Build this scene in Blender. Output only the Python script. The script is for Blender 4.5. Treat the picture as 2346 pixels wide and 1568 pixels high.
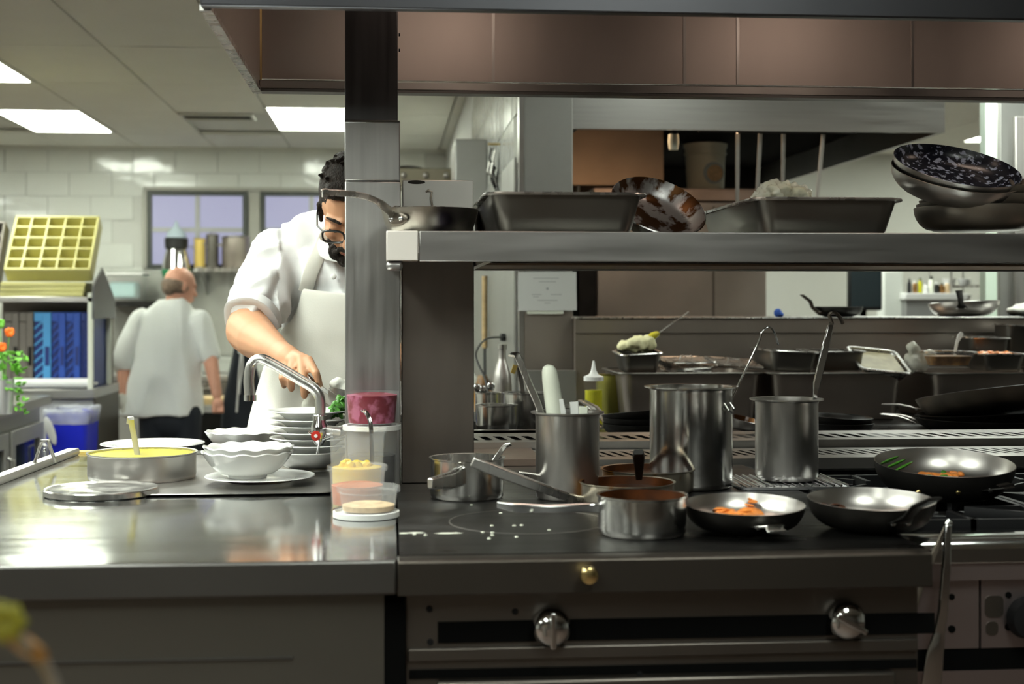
import bpy, bmesh, math, random
from math import sin, cos, pi, radians as R, sqrt
from mathutils import Vector, Matrix, Euler, noise
from mathutils.bvhtree import BVHTree
random.seed(7)
for o in list(bpy.data.objects): bpy.data.objects.remove(o)
SC = bpy.context.scene
COL = SC.collection
# ------------------------------------------------------------------ camera
F = 3258.0; CX, HY = 1173.0, 700.0; CZ = 1.30; YAW = R(4.9)
cam = bpy.data.cameras.new('camera'); camo = bpy.data.objects.new('camera', cam); COL.objects.link(camo)
cam.sensor_width = 36; cam.lens = 36 * F / 2346
cam.shift_y = -(784 - HY) / 2346.0
camo.location = (0, 0, CZ); camo.rotation_euler = (R(90), 0, -YAW)
cam.clip_start = .05; cam.clip_end = 60
cam.dof.use_dof = True; cam.dof.focus_distance = 3.1; cam.dof.aperture_fstop = 4.0; cam.dof.aperture_blades = 7
SC.camera = camo
# ------------------------------------------------------------------ world, exposure
w = bpy.data.worlds.new('world'); SC.world = w; w.use_nodes = True
w.node_tree.nodes['Background'].inputs[0].default_value = (.8, .85, .9, 1)
w.node_tree.nodes['Background'].inputs[1].default_value = .25
SC.view_settings.view_transform = 'Standard'; SC.view_settings.look = 'None'
SC.view_settings.gamma = 1; SC.view_settings.use_curve_mapping = False
SC.view_settings.exposure = 0.0
try:
    SC.cycles.use_denoising = True; SC.cycles.max_bounces = 8; SC.cycles.diffuse_bounces = 4; SC.cycles.glossy_bounces = 4
    SC.cycles.transparent_max_bounces = 12; SC.cycles.sample_clamp_indirect = 6; SC.cycles.caustics_reflective = False; SC.cycles.caustics_refractive = False
except Exception: pass
PANEL_E = 20.0        # ceiling light panels
HOOD_E = 10.0        # lamps inside the hood over the range

# ------------------------------------------------------------------ projection helpers (a pixel of the photograph to a point in the room)
FW = Vector((sin(YAW), cos(YAW), 0)); RT = Vector((cos(YAW), -sin(YAW), 0)); CAMP = Vector((0, 0, CZ))
def ray(px, py): return FW + RT * ((px - CX) / F) - Vector((0, 0, (py - HY) / F))
def W(px, py, d): return CAMP + ray(px, py) * d          # camera depth d
def GY(px, py, Y):
    r = ray(px, py); return CAMP + r * (Y / r.y)
def GZ(px, py, Z):
    r = ray(px, py); return CAMP + r * ((Z - CZ) / r.z)
def GX(px, py, X):
    r = ray(px, py); return CAMP + r * (X / r.x)
def XA(px, Y): return GY(px, 0, Y).x
def ZA(px, py, Y): return GY(px, py, Y).z
def dep(p): return (p - CAMP).dot(FW)

# ------------------------------------------------------------------ mesh builder
def bas(a, b):
    d = (b - a); d.normalize()
    u = d.cross(Vector((0, 0, 1)))
    if u.length < 1e-3: u = d.cross(Vector((0, 1, 0)))
    u.normalize(); v = d.cross(u).normalized(); return d, u, v
class MB:
    def __init__(s): s.v = []; s.f = []; s.m = []; s.cur = 0
    def add(s, vs, fs, M=None):
        n = len(s.v)
        for p in vs:
            p = Vector(p); s.v.append(M @ p if M is not None else p)
        for f in fs: s.f.append([i + n for i in f]); s.m.append(s.cur)
        return s
    def box(s, x0, x1, y0, y1, z0, z1, M=None):
        vs = [(x0,y0,z0),(x1,y0,z0),(x1,y1,z0),(x0,y1,z0),(x0,y0,z1),(x1,y0,z1),(x1,y1,z1),(x0,y1,z1)]
        return s.add(vs, [(0,3,2,1),(4,5,6,7),(0,1,5,4),(1,2,6,5),(2,3,7,6),(3,0,4,7)], M)
    def prism(s, pts, a, b, axis='y', M=None):
        # outline pts (2d) extruded along axis from a to b
        def P(p, t): return {'y': (p[0], t, p[1]), 'x': (t, p[0], p[1]), 'z': (p[0], p[1], t)}[axis]
        n = len(pts); vs = [P(p, a) for p in pts] + [P(p, b) for p in pts]
        fs = [tuple(range(n))[::-1], tuple(range(n, 2*n))] + [(i, (i+1) % n, n+(i+1) % n, n+i) for i in range(n)]
        return s.add(vs, fs, M)
    def rings(s, rs, M=None, closed=False, cap=True, mats=None):
        k = len(rs[0]); vs = [p for r in rs for p in r]; fs = []; n = len(rs); n0 = len(s.v)
        for i in range(n if closed else n - 1):
            j = (i + 1) % n
            c = []
            for a in range(k):
                b = (a + 1) % k; c.append((i*k+a, i*k+b, j*k+b, j*k+a))
            if mats: s.cur = mats[min(i, len(mats)-1)]
            if i == 0: s.add(vs, c, M)
            else:
                for f in c: s.f.append([q + n0 for q in f]); s.m.append(s.cur)
        if cap and not closed:
            if mats: s.cur = mats[0]
            s.f.append([n0 + a for a in range(k)][::-1]); s.m.append(s.cur)
            if mats: s.cur = mats[-1]
            s.f.append([n0 + (n-1)*k + a for a in range(k)]); s.m.append(s.cur)
        return s
    def lathe(s, prof, n=36, M=None, mats=None, wav=None, closed=False):
        rs = []
        for (r, z) in prof:
            ring = []
            for a in range(n):
                t = 2*pi*a/n; rr = max(r, 1e-5)
                dz = 0
                if wav and r > wav[2]:
                    k = min(1, (r - wav[2]) / max(1e-6, wav[3])); rr *= 1 + wav[0]*cos(wav[1]*t)*k; dz = wav[4]*cos(wav[1]*t)*k
                ring.append((rr*cos(t), rr*sin(t), z + dz))
            rs.append(ring)
        return s.rings(rs, M, closed=closed, mats=mats)
    def tube(s, path, r, n=10, M=None, loop=False):
        path = [Vector(p) for p in path]; N = len(path); rr = r if isinstance(r, (list, tuple)) else [r]*N
        rs = []; u = None
        for i, p in enumerate(path):
            if loop: d = path[(i+1) % N] - path[i-1]
            else: d = path[min(i+1, N-1)] - path[max(i-1, 0)]
            d.normalize()
            if u is None:
                u = d.cross(Vector((0, 0, 1)))
                if u.length < 1e-2: u = d.cross(Vector((0, 1, 0)))
            u = (u - d * u.dot(d)).normalized(); v = d.cross(u)
            rs.append([p + (u*cos(2*pi*a/n) + v*sin(2*pi*a/n)) * rr[i] for a in range(n)])
        return s.rings(rs, M, closed=loop)
    def ribbon(s, path, w, t, side=(0, 1, 0), M=None):
        # flat bar swept along path, wide along 'side'
        path = [Vector(p) for p in path]; N = len(path); side = Vector(side)
        ws = w if isinstance(w, (list, tuple)) else [w]*N; ts = t if isinstance(t, (list, tuple)) else [t]*N
        rs = []
        for i, p in enumerate(path):
            d = (path[min(i+1, N-1)] - path[max(i-1, 0)]).normalized()
            sd = (side - d * side.dot(d)).normalized(); up = d.cross(sd)
            a, b = ws[i]/2, ts[i]/2
            q = [(1,.45),(.8,1),(-.8,1),(-1,.45),(-1,-.45),(-.8,-1),(.8,-1),(1,-.45)]
            rs.append([p + sd*(x*a) + up*(y*b) for x, y in q])
        return s.rings(rs, M)
    def limb(s, a, b, ra, rb, n=14, M=None):
        a = Vector(a); b = Vector(b); d, u, v = bas(a, b); rs = []
        prof = [(a - d*ra*cos(t), ra*sin(t)) for t in [R(8), R(30), R(60), R(90)]] + [(b + d*rb*cos(t), rb*sin(t)) for t in [R(90), R(60), R(30), R(8)]]
        for c, r in prof: rs.append([c + (u*cos(2*pi*k/n) + v*sin(2*pi*k/n))*r for k in range(n)])
        return s.rings(rs, M)
    def ell(s, c, r, M=None, n=16, rot=None):
        rs = []; c = Vector(c); Q = rot.to_matrix() if rot else None
        for i in range(n//2 + 1):
            t = pi * i / (n//2); t = min(max(t, .05), pi - .05); ring = []
            for k in range(n):
                p = Vector((r[0]*sin(t)*cos(2*pi*k/n), r[1]*sin(t)*sin(2*pi*k/n), -r[2]*cos(t)))
                if Q: p = Q @ p
                ring.append(c + p)
            rs.append(ring)
        return s.rings(rs, M)
def rrect(w, d, r, z, n=4, cx=0, cy=0):
    o = []
    for (sx, sy, a0) in ((1,1,0),(-1,1,90),(-1,-1,180),(1,-1,270)):
        for k in range(n+1):
            a = R(a0 + 90*k/n); o.append((cx + sx*(w/2-r) + r*cos(a), cy + sy*(d/2-r) + r*sin(a), z))
    return o
def obj(name, mb, mats, parent=None, loc=(0,0,0), rot=(0,0,0), bevel=0, sub=0, sharp=38, seg=2):
    if isinstance(mb, MB):
        me = bpy.data.meshes.new(name); me.from_pydata([tuple(p) for p in mb.v], [], mb.f)
        mats = mats if isinstance(mats, (list, tuple)) else [mats]
        for m in mats: me.materials.append(m)
        me.polygons.foreach_set('material_index', mb.m)
        bm = bmesh.new(); bm.from_mesh(me); bmesh.ops.recalc_face_normals(bm, faces=bm.faces); bm.to_mesh(me); bm.free()
        me.polygons.foreach_set('use_smooth', [True]*len(me.polygons)); me.set_sharp_from_angle(angle=R(sharp)); me.update()
    else: me = mb
    o = bpy.data.objects.new(name, me); COL.objects.link(o)
    o.location = loc; o.rotation_euler = rot
    if parent is not None: o.parent = parent
    if bevel:
        m = o.modifiers.new('bevel', 'BEVEL'); m.width = bevel; m.segments = seg; m.limit_method = 'ANGLE'; m.angle_limit = R(40)
        m.harden_normals = False
    if sub: m = o.modifiers.new('sub', 'SUBSURF'); m.levels = sub; m.render_levels = sub
    return o
def thing(name, label, cat, loc=(0,0,0), rot=(0,0,0), group=None):
    o = bpy.data.objects.new(name, None); COL.objects.link(o); o.location = loc; o.rotation_euler = rot
    o.empty_display_size = .05
    return tag(o, label, cat, group)
def tag(o, label, cat, group=None):
    o['label'] = label; o['category'] = cat
    if group: o['group'] = group
    return o
def struct(o, label=None, cat=None):
    o['kind'] = 'structure'
    if label: o['label'] = label
    if cat: o['category'] = cat
    return o
def fuse(name, mb, mats, parent=None, voxel=.004, smooth=6, fold=None, loc=(0,0,0), rot=(0,0,0), colour=None):
    """closed shapes melted into one continuous skin"""
    me = bpy.data.meshes.new(name + '_raw'); me.from_pydata([tuple(p) for p in mb.v], [], mb.f)
    bm = bmesh.new(); bm.from_mesh(me); bmesh.ops.recalc_face_normals(bm, faces=bm.faces); bm.to_mesh(me); bm.free()
    t = bpy.data.objects.new('raw', me); COL.objects.link(t)
    m = t.modifiers.new('r', 'REMESH'); m.mode = 'VOXEL'; m.voxel_size = voxel; m.use_smooth_shade = True
    if smooth:
        m = t.modifiers.new('s', 'SMOOTH'); m.iterations = smooth; m.factor = .5
    dg = bpy.context.evaluated_depsgraph_get(); dg.update()
    out = bpy.data.meshes.new_from_object(t.evaluated_get(dg)); out.name = name
    bpy.data.objects.remove(t); bpy.data.meshes.remove(me)
    if fold:
        out.update()
        nrm = [v.normal.copy() for v in out.vertices]
        for v, nn in zip(out.vertices, nrm): v.co += nn * fold(v.co)
        out.update()
    out.materials.clear()
    mats = mats if isinstance(mats, (list, tuple)) else [mats]
    for m in mats: out.materials.append(m)
    if colour:
        for p in out.polygons: p.material_index = colour(p.center)
    else: out.polygons.foreach_set('material_index', [0]*len(out.polygons))
    out.polygons.foreach_set('use_smooth', [True]*len(out.polygons))
    return obj(name, out, None, parent, loc, rot)

# ------------------------------------------------------------------ materials
def mat(name, col, metal=0., rough=.5, var=.0, vscale=6., stretch=(1,1,1), bump=0., bscale=40., bstretch=None, rvar=0., col2=None, spec=.5, trans=0., ior=1.45, coat=0., alpha=1., emit=None, es=0., thresh=None, sub=0., aniso=0., detail=4.):
    m = bpy.data.materials.new(name); m.use_nodes = True; nt = m.node_tree; N = nt.nodes; L = nt.links
    b = N['Principled BSDF']; I = b.inputs
    I['Base Color'].default_value = (*col, 1); I['Metallic'].default_value = metal; I['Roughness'].default_value = rough
    I['Specular IOR Level'].default_value = spec; I['IOR'].default_value = ior; I['Transmission Weight'].default_value = trans
    I['Coat Weight'].default_value = coat; I['Alpha'].default_value = alpha; I['Anisotropic'].default_value = aniso
    if sub: I['Subsurface Weight'].default_value = sub; I['Subsurface Radius'].default_value = (.02, .008, .004); I['Subsurface Scale'].default_value = .5
    if emit: I['Emission Color'].default_value = (*emit, 1); I['Emission Strength'].default_value = es
    if var or col2 or bump or rvar:
        tc = N.new('ShaderNodeTexCoord')
        mp = N.new('ShaderNodeMapping'); mp.inputs['Scale'].default_value = stretch; L.new(tc.outputs['Object'], mp.inputs[0])
        nz = N.new('ShaderNodeTexNoise'); nz.inputs['Scale'].default_value = vscale; nz.inputs['Detail'].default_value = detail; L.new(mp.outputs[0], nz.inputs['Vector'])
        if var or col2:
            cr = N.new('ShaderNodeValToRGB'); L.new(nz.outputs['Fac'], cr.inputs[0])
            c1 = tuple(max(0, c*(1-var)) for c in col); c2 = col2 if col2 else tuple(min(1, c*(1+var)) for c in col)
            lo, hi = thresh if thresh else (.3, .7)
            cr.color_ramp.elements[0].position = lo; cr.color_ramp.elements[1].position = hi
            cr.color_ramp.elements[0].color = (*c1, 1); cr.color_ramp.elements[1].color = (*c2, 1)
            L.new(cr.outputs[0], I['Base Color'])
        if rvar:
            mr = N.new('ShaderNodeMapRange'); mr.inputs['From Min'].default_value = .3; mr.inputs['From Max'].default_value = .7
            mr.inputs['To Min'].default_value = max(.02, rough - rvar); mr.inputs['To Max'].default_value = rough + rvar
            L.new(nz.outputs['Fac'], mr.inputs['Value']); L.new(mr.outputs[0], I['Roughness'])
        if bump:
            n2 = N.new('ShaderNodeTexNoise'); n2.inputs['Scale'].default_value = bscale; n2.inputs['Detail'].default_value = 3
            m2 = N.new('ShaderNodeMapping'); m2.inputs['Scale'].default_value = bstretch or (1,1,1); L.new(tc.outputs['Object'], m2.inputs[0]); L.new(m2.outputs[0], n2.inputs['Vector'])
            bp = N.new('ShaderNodeBump'); bp.inputs['Strength'].default_value = bump; bp.inputs['Distance'].default_value = .01
            L.new(n2.outputs['Fac'], bp.inputs['Height']); L.new(bp.outputs[0], I['Normal'])
    return m
def emis(name, col, s):
    m = bpy.data.materials.new(name); m.use_nodes = True; b = m.node_tree.nodes['Principled BSDF'].inputs
    b['Base Color'].default_value = (.8,.8,.8,1); b['Emission Color'].default_value = (*col, 1); b['Emission Strength'].default_value = s; return m
M = {}
M['counter'] = mat('brushed counter steel', (.64,.65,.65), 1, .11, var=.04, vscale=5, stretch=(.3,3,1), rvar=.03, bump=.012, bscale=3)
M['steel'] = mat('steel', (.56,.55,.53), 1, .28, var=.08, vscale=8, stretch=(4,4,.3), rvar=.06)
M['pot'] = mat('polished pot steel', (.60,.59,.57), 1, .2, var=.10, vscale=9, stretch=(3,3,.5), rvar=.07)
M['panel'] = mat('brushed steel panel', (.50,.48,.46), 1, .36, var=.07, vscale=14, stretch=(6,6,.15), rvar=.06)
M['panel_h'] = mat('horizontally brushed steel', (.38,.37,.35), 1, .33, var=.06, vscale=10, stretch=(.3,3,9), rvar=.05)
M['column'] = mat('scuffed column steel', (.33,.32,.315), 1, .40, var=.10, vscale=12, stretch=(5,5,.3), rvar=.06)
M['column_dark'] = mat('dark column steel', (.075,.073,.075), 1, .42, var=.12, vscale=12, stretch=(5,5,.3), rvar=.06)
M['hoodsteel'] = mat('warm hood steel', (.50,.445,.415), 1, .42, var=.16, vscale=1.4, stretch=(2,1,.6), rvar=.05)
M['shelf_front'] = mat('over shelf steel', (.34,.325,.32), 1, .36, var=.08, vscale=6, stretch=(.5,3,6), rvar=.05)
M['beam'] = mat('dark hood edge steel', (.07,.07,.078), 1, .4, var=.1, vscale=4)
M['rear_steel'] = mat('rear range steel', (.42,.37,.33), 1, .40, var=.12, vscale=3, rvar=.05)
M['alu'] = mat('worn pan aluminium', (.48,.46,.44), 1, .33, var=.07, vscale=5, rvar=.05, detail=2)
M['hotel'] = mat('steam pan steel', (.17,.16,.145), 1, .40, var=.08, vscale=5, rvar=.05, detail=2)
M['burnt'] = mat('burnt pan steel', (.10,.09,.08), .9, .42, col2=(.26,.22,.18), vscale=7, rvar=.1)
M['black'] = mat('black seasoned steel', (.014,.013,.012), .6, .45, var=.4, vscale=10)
M['rust'] = mat('steel with baked brown grease', (.42,.41,.41), .9, .35, col2=(.07,.03,.01), vscale=13, stretch=(2,2,.6), thresh=(.46,.53), detail=8)
M['plate_black'] = mat('dark flat top', (.055,.053,.052), .95, .34, var=.45, vscale=4, stretch=(.6,2.5,1), rvar=.1, bump=.03, bscale=14)
M['iron'] = mat('cast iron', (.007,.007,.008), 0, .55, spec=.25)
M['void'] = mat('dark recess', (.003,.003,.003), 0, .9, spec=.05)
M['cab'] = mat('cabinet front steel', (.17,.16,.142), 1, .48, var=.06, vscale=2, stretch=(1,1,2))
M['oven'] = mat('oven front steel', (.16,.143,.128), 1, .42, var=.1, vscale=3)
M['ovenpink'] = mat('reddish oven front steel', (.40,.335,.335), 1, .42, var=.06, vscale=3)
M['edge'] = mat('counter nosing steel', (.15,.145,.14), 1, .42, var=.06, vscale=3)
M['chrome'] = mat('chrome', (.62,.62,.62), 1, .10)
M['satin'] = mat('satin handle steel', (.42,.41,.39), .35, .4)
M['edge_dark'] = mat('dark front edge steel', (.095,.083,.072), 1, .42, var=.08, vscale=3)
M['blackpan'] = mat('black carbon steel', (.022,.020,.018), .7, .38, var=.4, vscale=8)
M['scorched'] = mat('scorched steel', (.46,.43,.38), 1, .33, col2=(.035,.03,.04), vscale=7, thresh=(.56,.68), detail=2)
M['tan'] = mat('tan sauce', (.26,.22,.11), 0, .35, var=.2, vscale=30)
M['brass'] = mat('brass', (.85,.66,.30), 1, .2)
M['wall'] = mat('mortar and painted wall', (.60,.60,.56), 0, .6)
M['tile'] = mat('glossy white wall tile', (.74,.75,.70), 0, .12, var=.03, vscale=2, bump=.55, bscale=5, coat=.3)
M['ceil'] = mat('ceiling panel', (.84,.84,.77), 0, .75, var=.02, vscale=3)
M['grid'] = mat('ceiling grid', (.66,.66,.60), 0, .5)
M['floor'] = mat('red brown quarry floor', (.10,.07,.055), 0, .45, var=.2, vscale=4)
M['plaster'] = mat('white plaster', (.72,.74,.68), 0, .6)
M['porcelain'] = mat('white porcelain', (.84,.84,.82), 0, .12, coat=.4)
M['cloth'] = mat('white cotton', (.72,.72,.72), 0, .85, bump=.06, bscale=300, spec=.2)
M['apron'] = mat('white apron cotton', (.70,.69,.63), 0, .85, bump=.08, bscale=300, spec=.2)
M['jacket_far'] = mat('white jacket cloth', (.90,.92,.90), 0, .9, spec=.2)
M['skin'] = mat('skin', (.55,.29,.17), 0, .5, var=.07, vscale=14, sub=.15, spec=.35)
M['skin_face'] = mat('face skin', (.62,.33,.22), 0, .5, var=.08, vscale=14, sub=.15, spec=.35)
M['skin_far'] = mat('reddish skin', (.60,.30,.21), 0, .55, var=.1, vscale=14)
M['hair'] = mat('dark brown hair', (.018,.012,.009), 0, .6, spec=.2, var=.5, vscale=60, stretch=(3,1,1), bump=.8, bscale=160, bstretch=(3,1,1))
M['hair_grey'] = mat('brown greying hair', (.16,.11,.08), 0, .6, var=.4, vscale=40, bump=.6, bscale=120)
M['lip'] = mat('lips', (.45,.15,.12), 0, .4)
M['frame'] = mat('black spectacle frame', (.01,.01,.01), 0, .25)
M['lens'] = mat('spectacle lens', (1,1,1), 0, .02, alpha=.12)
M['trousers'] = mat('black trousers', (.012,.015,.022), 0, .8)
M['yellow'] = mat('yellow rack plastic', (.52,.46,.05), 0, .4, spec=.4)
M['paleyellow'] = mat('pale yellow rack plastic', (.58,.54,.22), 0, .4)
M['greyrack'] = mat('brown grey rack plastic', (.16,.14,.12), 0, .5)
M['lightblue'] = mat('light blue rack plastic', (.08,.33,.66), 0, .4)
M['blue'] = mat('blue rack plastic', (.025,.08,.40), 0, .4)
M['navy'] = mat('navy rack plastic', (.012,.03,.17), 0, .45)
M['bin'] = mat('blue bin plastic', (.008,.018,.55), 0, .4)
M['bag'] = mat('thin translucent bag plastic', (.80,.82,.84), 0, .2, alpha=.45, bump=.8, bscale=20)
M['deli'] = mat('frosted translucent plastic', (.78,.78,.78), 0, .3, alpha=.11)
M['deli_clear'] = mat('clear plastic', (.85,.80,.82), 0, .12, alpha=.025)
M['white'] = mat('white plastic', (.82,.82,.80), 0, .35)
M['offwhite'] = mat('off white plastic', (.75,.77,.66), 0, .4)
M['butter'] = mat('melted butter', (.62,.54,.05), 0, .2, spec=.5)
M['mango'] = mat('yellow mango pieces', (.80,.55,.01), 0, .35, var=.15, vscale=30)
M['berry'] = mat('crimson berries', (.17,.003,.02), 0, .3, col2=(.38,.10,.18), vscale=45, thresh=(.50,.62))
M['darkliquid'] = mat('dark purple liquid', (.012,.004,.010), 0, .3)
M['tomato'] = mat('brick red sauce', (.50,.16,.07), 0, .5, var=.2, vscale=30)
M['beige'] = mat('beige crumbs', (.62,.46,.28), 0, .7, var=.2, vscale=60)
M['sauce'] = mat('brown red sauce', (.018,.005,.001), 0, .35, col2=(.075,.020,.003), vscale=30, spec=.5)
M['saucy'] = mat('steel smeared with sauce', (.52,.47,.38), .9, .28, col2=(.34,.14,.02), vscale=9, stretch=(2,2,1), thresh=(.55,.66))
M['orangefood'] = mat('orange food', (.78,.26,.05), 0, .4, var=.25, vscale=50)
M['green'] = mat('green leaf', (.06,.22,.02), 0, .45, var=.3, vscale=30)
M['green_far'] = mat('fresh green leaf', (.16,.46,.05), 0, .45, var=.3, vscale=30)
M['flower'] = mat('orange petal', (.90,.16,.01), 0, .5)
M['mash'] = mat('mashed potato', (.86,.82,.50), 0, .6, bump=.5, bscale=40)
M['oil'] = mat('yellow oil', (.50,.48,.01), 0, .15)
M['brownfood'] = mat('brown stew', (.10,.045,.015), 0, .3, col2=(.35,.18,.05), vscale=40)
M['rubber'] = mat('black rubber', (.01,.01,.01), 0, .5)
M['wood'] = mat('pale wood', (.45,.32,.16), 0, .6, var=.15, vscale=8, stretch=(1,8,8))
M['ink'] = mat('grey ink', (.35,.35,.36), 0, .7)
M['paper'] = mat('paper in plastic sleeve', (.62,.62,.60), 0, .3)
M['winpane'] = emis('frosted window pane', (.47,.47,.70), .62); M['winpane'].node_tree.nodes['Principled BSDF'].inputs['Base Color'].default_value = (.10,.10,.13,1)
M['panelglow'] = emis('lit diffuser', (.93,1,.90), PANEL_E)
M['bulb'] = emis('warm hood lamp glass', (1,.76,.60), HOOD_E)
M['darkframe'] = mat('dark window frame', (.05,.055,.05), 0, .5)
M['gray_metal'] = mat('grey painted metal', (.34,.34,.33), .3, .45)
M['fridge'] = mat('fridge steel', (.40,.40,.38), 1, .45, var=.05, vscale=3)
M['darkglass'] = mat('dark door glass', (.02,.03,.035), 0, .1)
M['warmlit_panel'] = mat('steel tinted by warm light', (.36,.27,.20), 1, .45, var=.15, vscale=3)  # orange of the warm light put into the steel colour
M['cyan'] = mat('pale cyan plastic', (.50,.74,.74), 0, .4)
M['clearcone'] = mat('milky blue plastic', (.60,.72,.78), 0, .2, alpha=.7)
M['greenplastic'] = mat('green plastic', (.01,.20,.08), 0, .4)
M['copperedge'] = mat('yellowish strip', (.62,.45,.12), .2, .5)
M['soot'] = mat('soot', (.01,.008,.006), 0, .9)
# ================================================================== THE SETTING
ZC = 2.57; YB = 11.65; XW = .46; ZT = .94
LAYOUT = []
mb = MB().box(-6.2, 6.2, -3.6, 12, -.06, 0); struct(obj('floor', mb, M['floor']), 'dark quarry floor of the kitchen', 'floor')
cr = obj('ceiling', MB().box(-6.2, 6.2, -3.6, 12, 2.60, 2.68), M['grid']); struct(cr, 'white suspended panel ceiling', 'ceiling')
GX0, GY0 = -2.0, 8.3
tl = None
lights = [(-4, 1), (-1, 0), (-4, -1), (-1, 3), (2, 1), (2, 1)]
# grid cells that hold light fixtures (column, row); unseen ones added for brightness
LCELL = {(1,-4): 20, (2,-5): 21, (2,-6): 30, (0,-6): 22, (8,0): 23, (8,-1): 24, (7,2): 25, (11,-4): 26, (6,-5): 27, (-1, -1): 1, (-1, 1): 2, (2, 1): 3, (8, 1): 4, (-4, -2): 5, (-4, 0): 6, (-1, -3): 7, (2, -3): 8, (-4, -4): 9, (-1, -5): 10, (5, -7): 11, (8, -3): 12, (2, -8): 13, (-2, -8): 14}
VCELL = {(1, 1)}
for i in range(-7, 13):
    for j in range(-4, 3):
        if (i, j) in LCELL: continue
        x0 = GX0 - .6 + .6*i; y0 = GY0 + 1.2*(j)
        if tl is None:
            tl = obj('ceiling_panel', MB().box(.006, .594, .006, 1.194, 0, .02), M['ceil'], cr, bevel=.004); t = tl
        else:
            t = bpy.data.objects.new('ceiling_panel', tl.data); COL.objects.link(t); t.parent = cr
        t.location = (x0, y0, ZC)
lab = {1: 'ceiling light panel cut by the left frame edge, nearer of the two at left', 2: 'ceiling light panel over the left wall, farther of the two at left', 3: 'ceiling light panel partly hidden behind the steel column', 4: 'ceiling light panel at far right above the stacked frying pans'}
for (i, j), n in LCELL.items():
    x0 = GX0 - .6 + .6*i; y0 = GY0 + 1.2*j
    if n == 4: x0 = 4.39; y0 = 9.49
    if n == 1: x0, y0 = -2.6, 7.1
    if n == 2: x0, y0 = -2.6, 9.45
    if n == 3: x0, y0 = -.82, 9.2
    L_ = thing('ceiling_light', lab.get(n, 'added ceiling light panel brightening the kitchen, outside the picture or hidden by a hood'), 'ceiling light', (x0, y0, ZC), group='fluorescent ceiling panels')
    f = MB().box(0, .6, 0, .03, -.004, .02).box(0, .6, 1.17, 1.2, -.004, .02).box(0, .03, .03, 1.17, -.004, .02).box(.57, .6, .03, 1.17, -.004, .02)
    obj('frame', f, M['grid'], L_); obj('diffuser', MB().box(.03, .57, .03, 1.17, 0, .015), M['panelglow'], L_)
# ceiling vent
pv = GZ(500, 265, ZC); vt = thing('ceiling_vent', 'dark slatted air vent in the ceiling between the two light panels', 'vent', (pv.x, pv.y, ZC))
obj('frame', MB().box(-.24, .24, -.13, -.11, -.02, 0).box(-.24, .24, .11, .13, -.02, 0).box(-.24, -.22, -.11, .11, -.02, 0).box(.22, .24, -.11, .11, -.02, 0), M['grid'], vt)
obj('backing', MB().box(-.22, .22, -.11, .11, -.004, -.001), M['void'], vt)
for k in range(7):
    obj('slat', MB().box(-.22, .22, -.008, .008, -.003, .003), M['grid'] if k > 4 else M['black'], vt, (0, -.09 + .03*k, -.012), (R(35), 0, 0))
# walls
wb = struct(obj('wall_back', MB().box(-6.2, 6.2, YB, YB+.2, 0, 2.62), M['wall']), 'white tiled rear wall', 'wall')
wr = struct(obj('wall_partition', MB().box(XW, XW+.12, 5.02, YB, 0, 2.60), M['wall']), 'white tiled side wall running away from the steel pillar', 'wall'); wr.name = 'wall_right'
struct(obj('wall_left', MB().box(-6.4, -6.2, -3.6, 12, 0, 2.68), M['wall']), 'plain wall at far left', 'wall')
struct(obj('wall_side', MB().box(6.2, 6.4, -3.6, 12, 0, 2.68), M['wall']), 'plain wall beyond the right edge', 'wall')
struct(obj('wall_front', MB().box(-6.2, 6.2, -3.8, -3.6, 0, 2.68), mat('shaded dining room wall', (.16,.14,.12), 0, .7)), 'wall behind the camera', 'wall')
TW, TH = .335, .19
me = None
for r in range(0, 13):
    for c in range(0, 13):
        x0 = XW - .34 - c*TW - (TW/2 if r % 2 else 0) + .17; z0 = 2.555 - (r+1)*TH
        x1 = min(x0 + TW, XW); 
        if x0 > XW - .05 or x0 < -3.9: continue
        if x1 - x0 < TW - .01:
            continue
        # leave out the tiles behind the window openings
        if z0 + TH < ZA(450, 436, YB) and z0 > ZA(450, 616, YB) - .06 and x0 + TW > XA(333, YB) and x0 < XA(885, YB): continue
        if me is None: t = obj('tile', MB().box(.003, TW-.003, -.012, 0, .003, TH-.003), M['tile'], wb, bevel=.003); me = t.data
        else:
            t = bpy.data.objects.new('tile', me); COL.objects.link(t); t.parent = wb
        t.location = (x0, YB, z0); t.rotation_euler = (random.uniform(-.006,.006), 0, random.uniform(-.004,.004))
# side wall tiles, narrow upright courses
me = None
for r in range(0, 9):
    for c in range(0, 14):
        y0 = 5.05 + c*.19 + (.095 if r % 2 else 0); z0 = 2.555 - (r+1)*.19
        if me is None: t = obj('tile', MB().box(-.012, 0, .003, .187, .003, .187), M['tile'], wr, bevel=.003); me = t.data
        else:
            t = bpy.data.objects.new('tile', me); COL.objects.link(t); t.parent = wr
        t.location = (XW, y0, z0); t.rotation_euler = (0, random.uniform(-.006,.006), random.uniform(-.01,.01))
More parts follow.
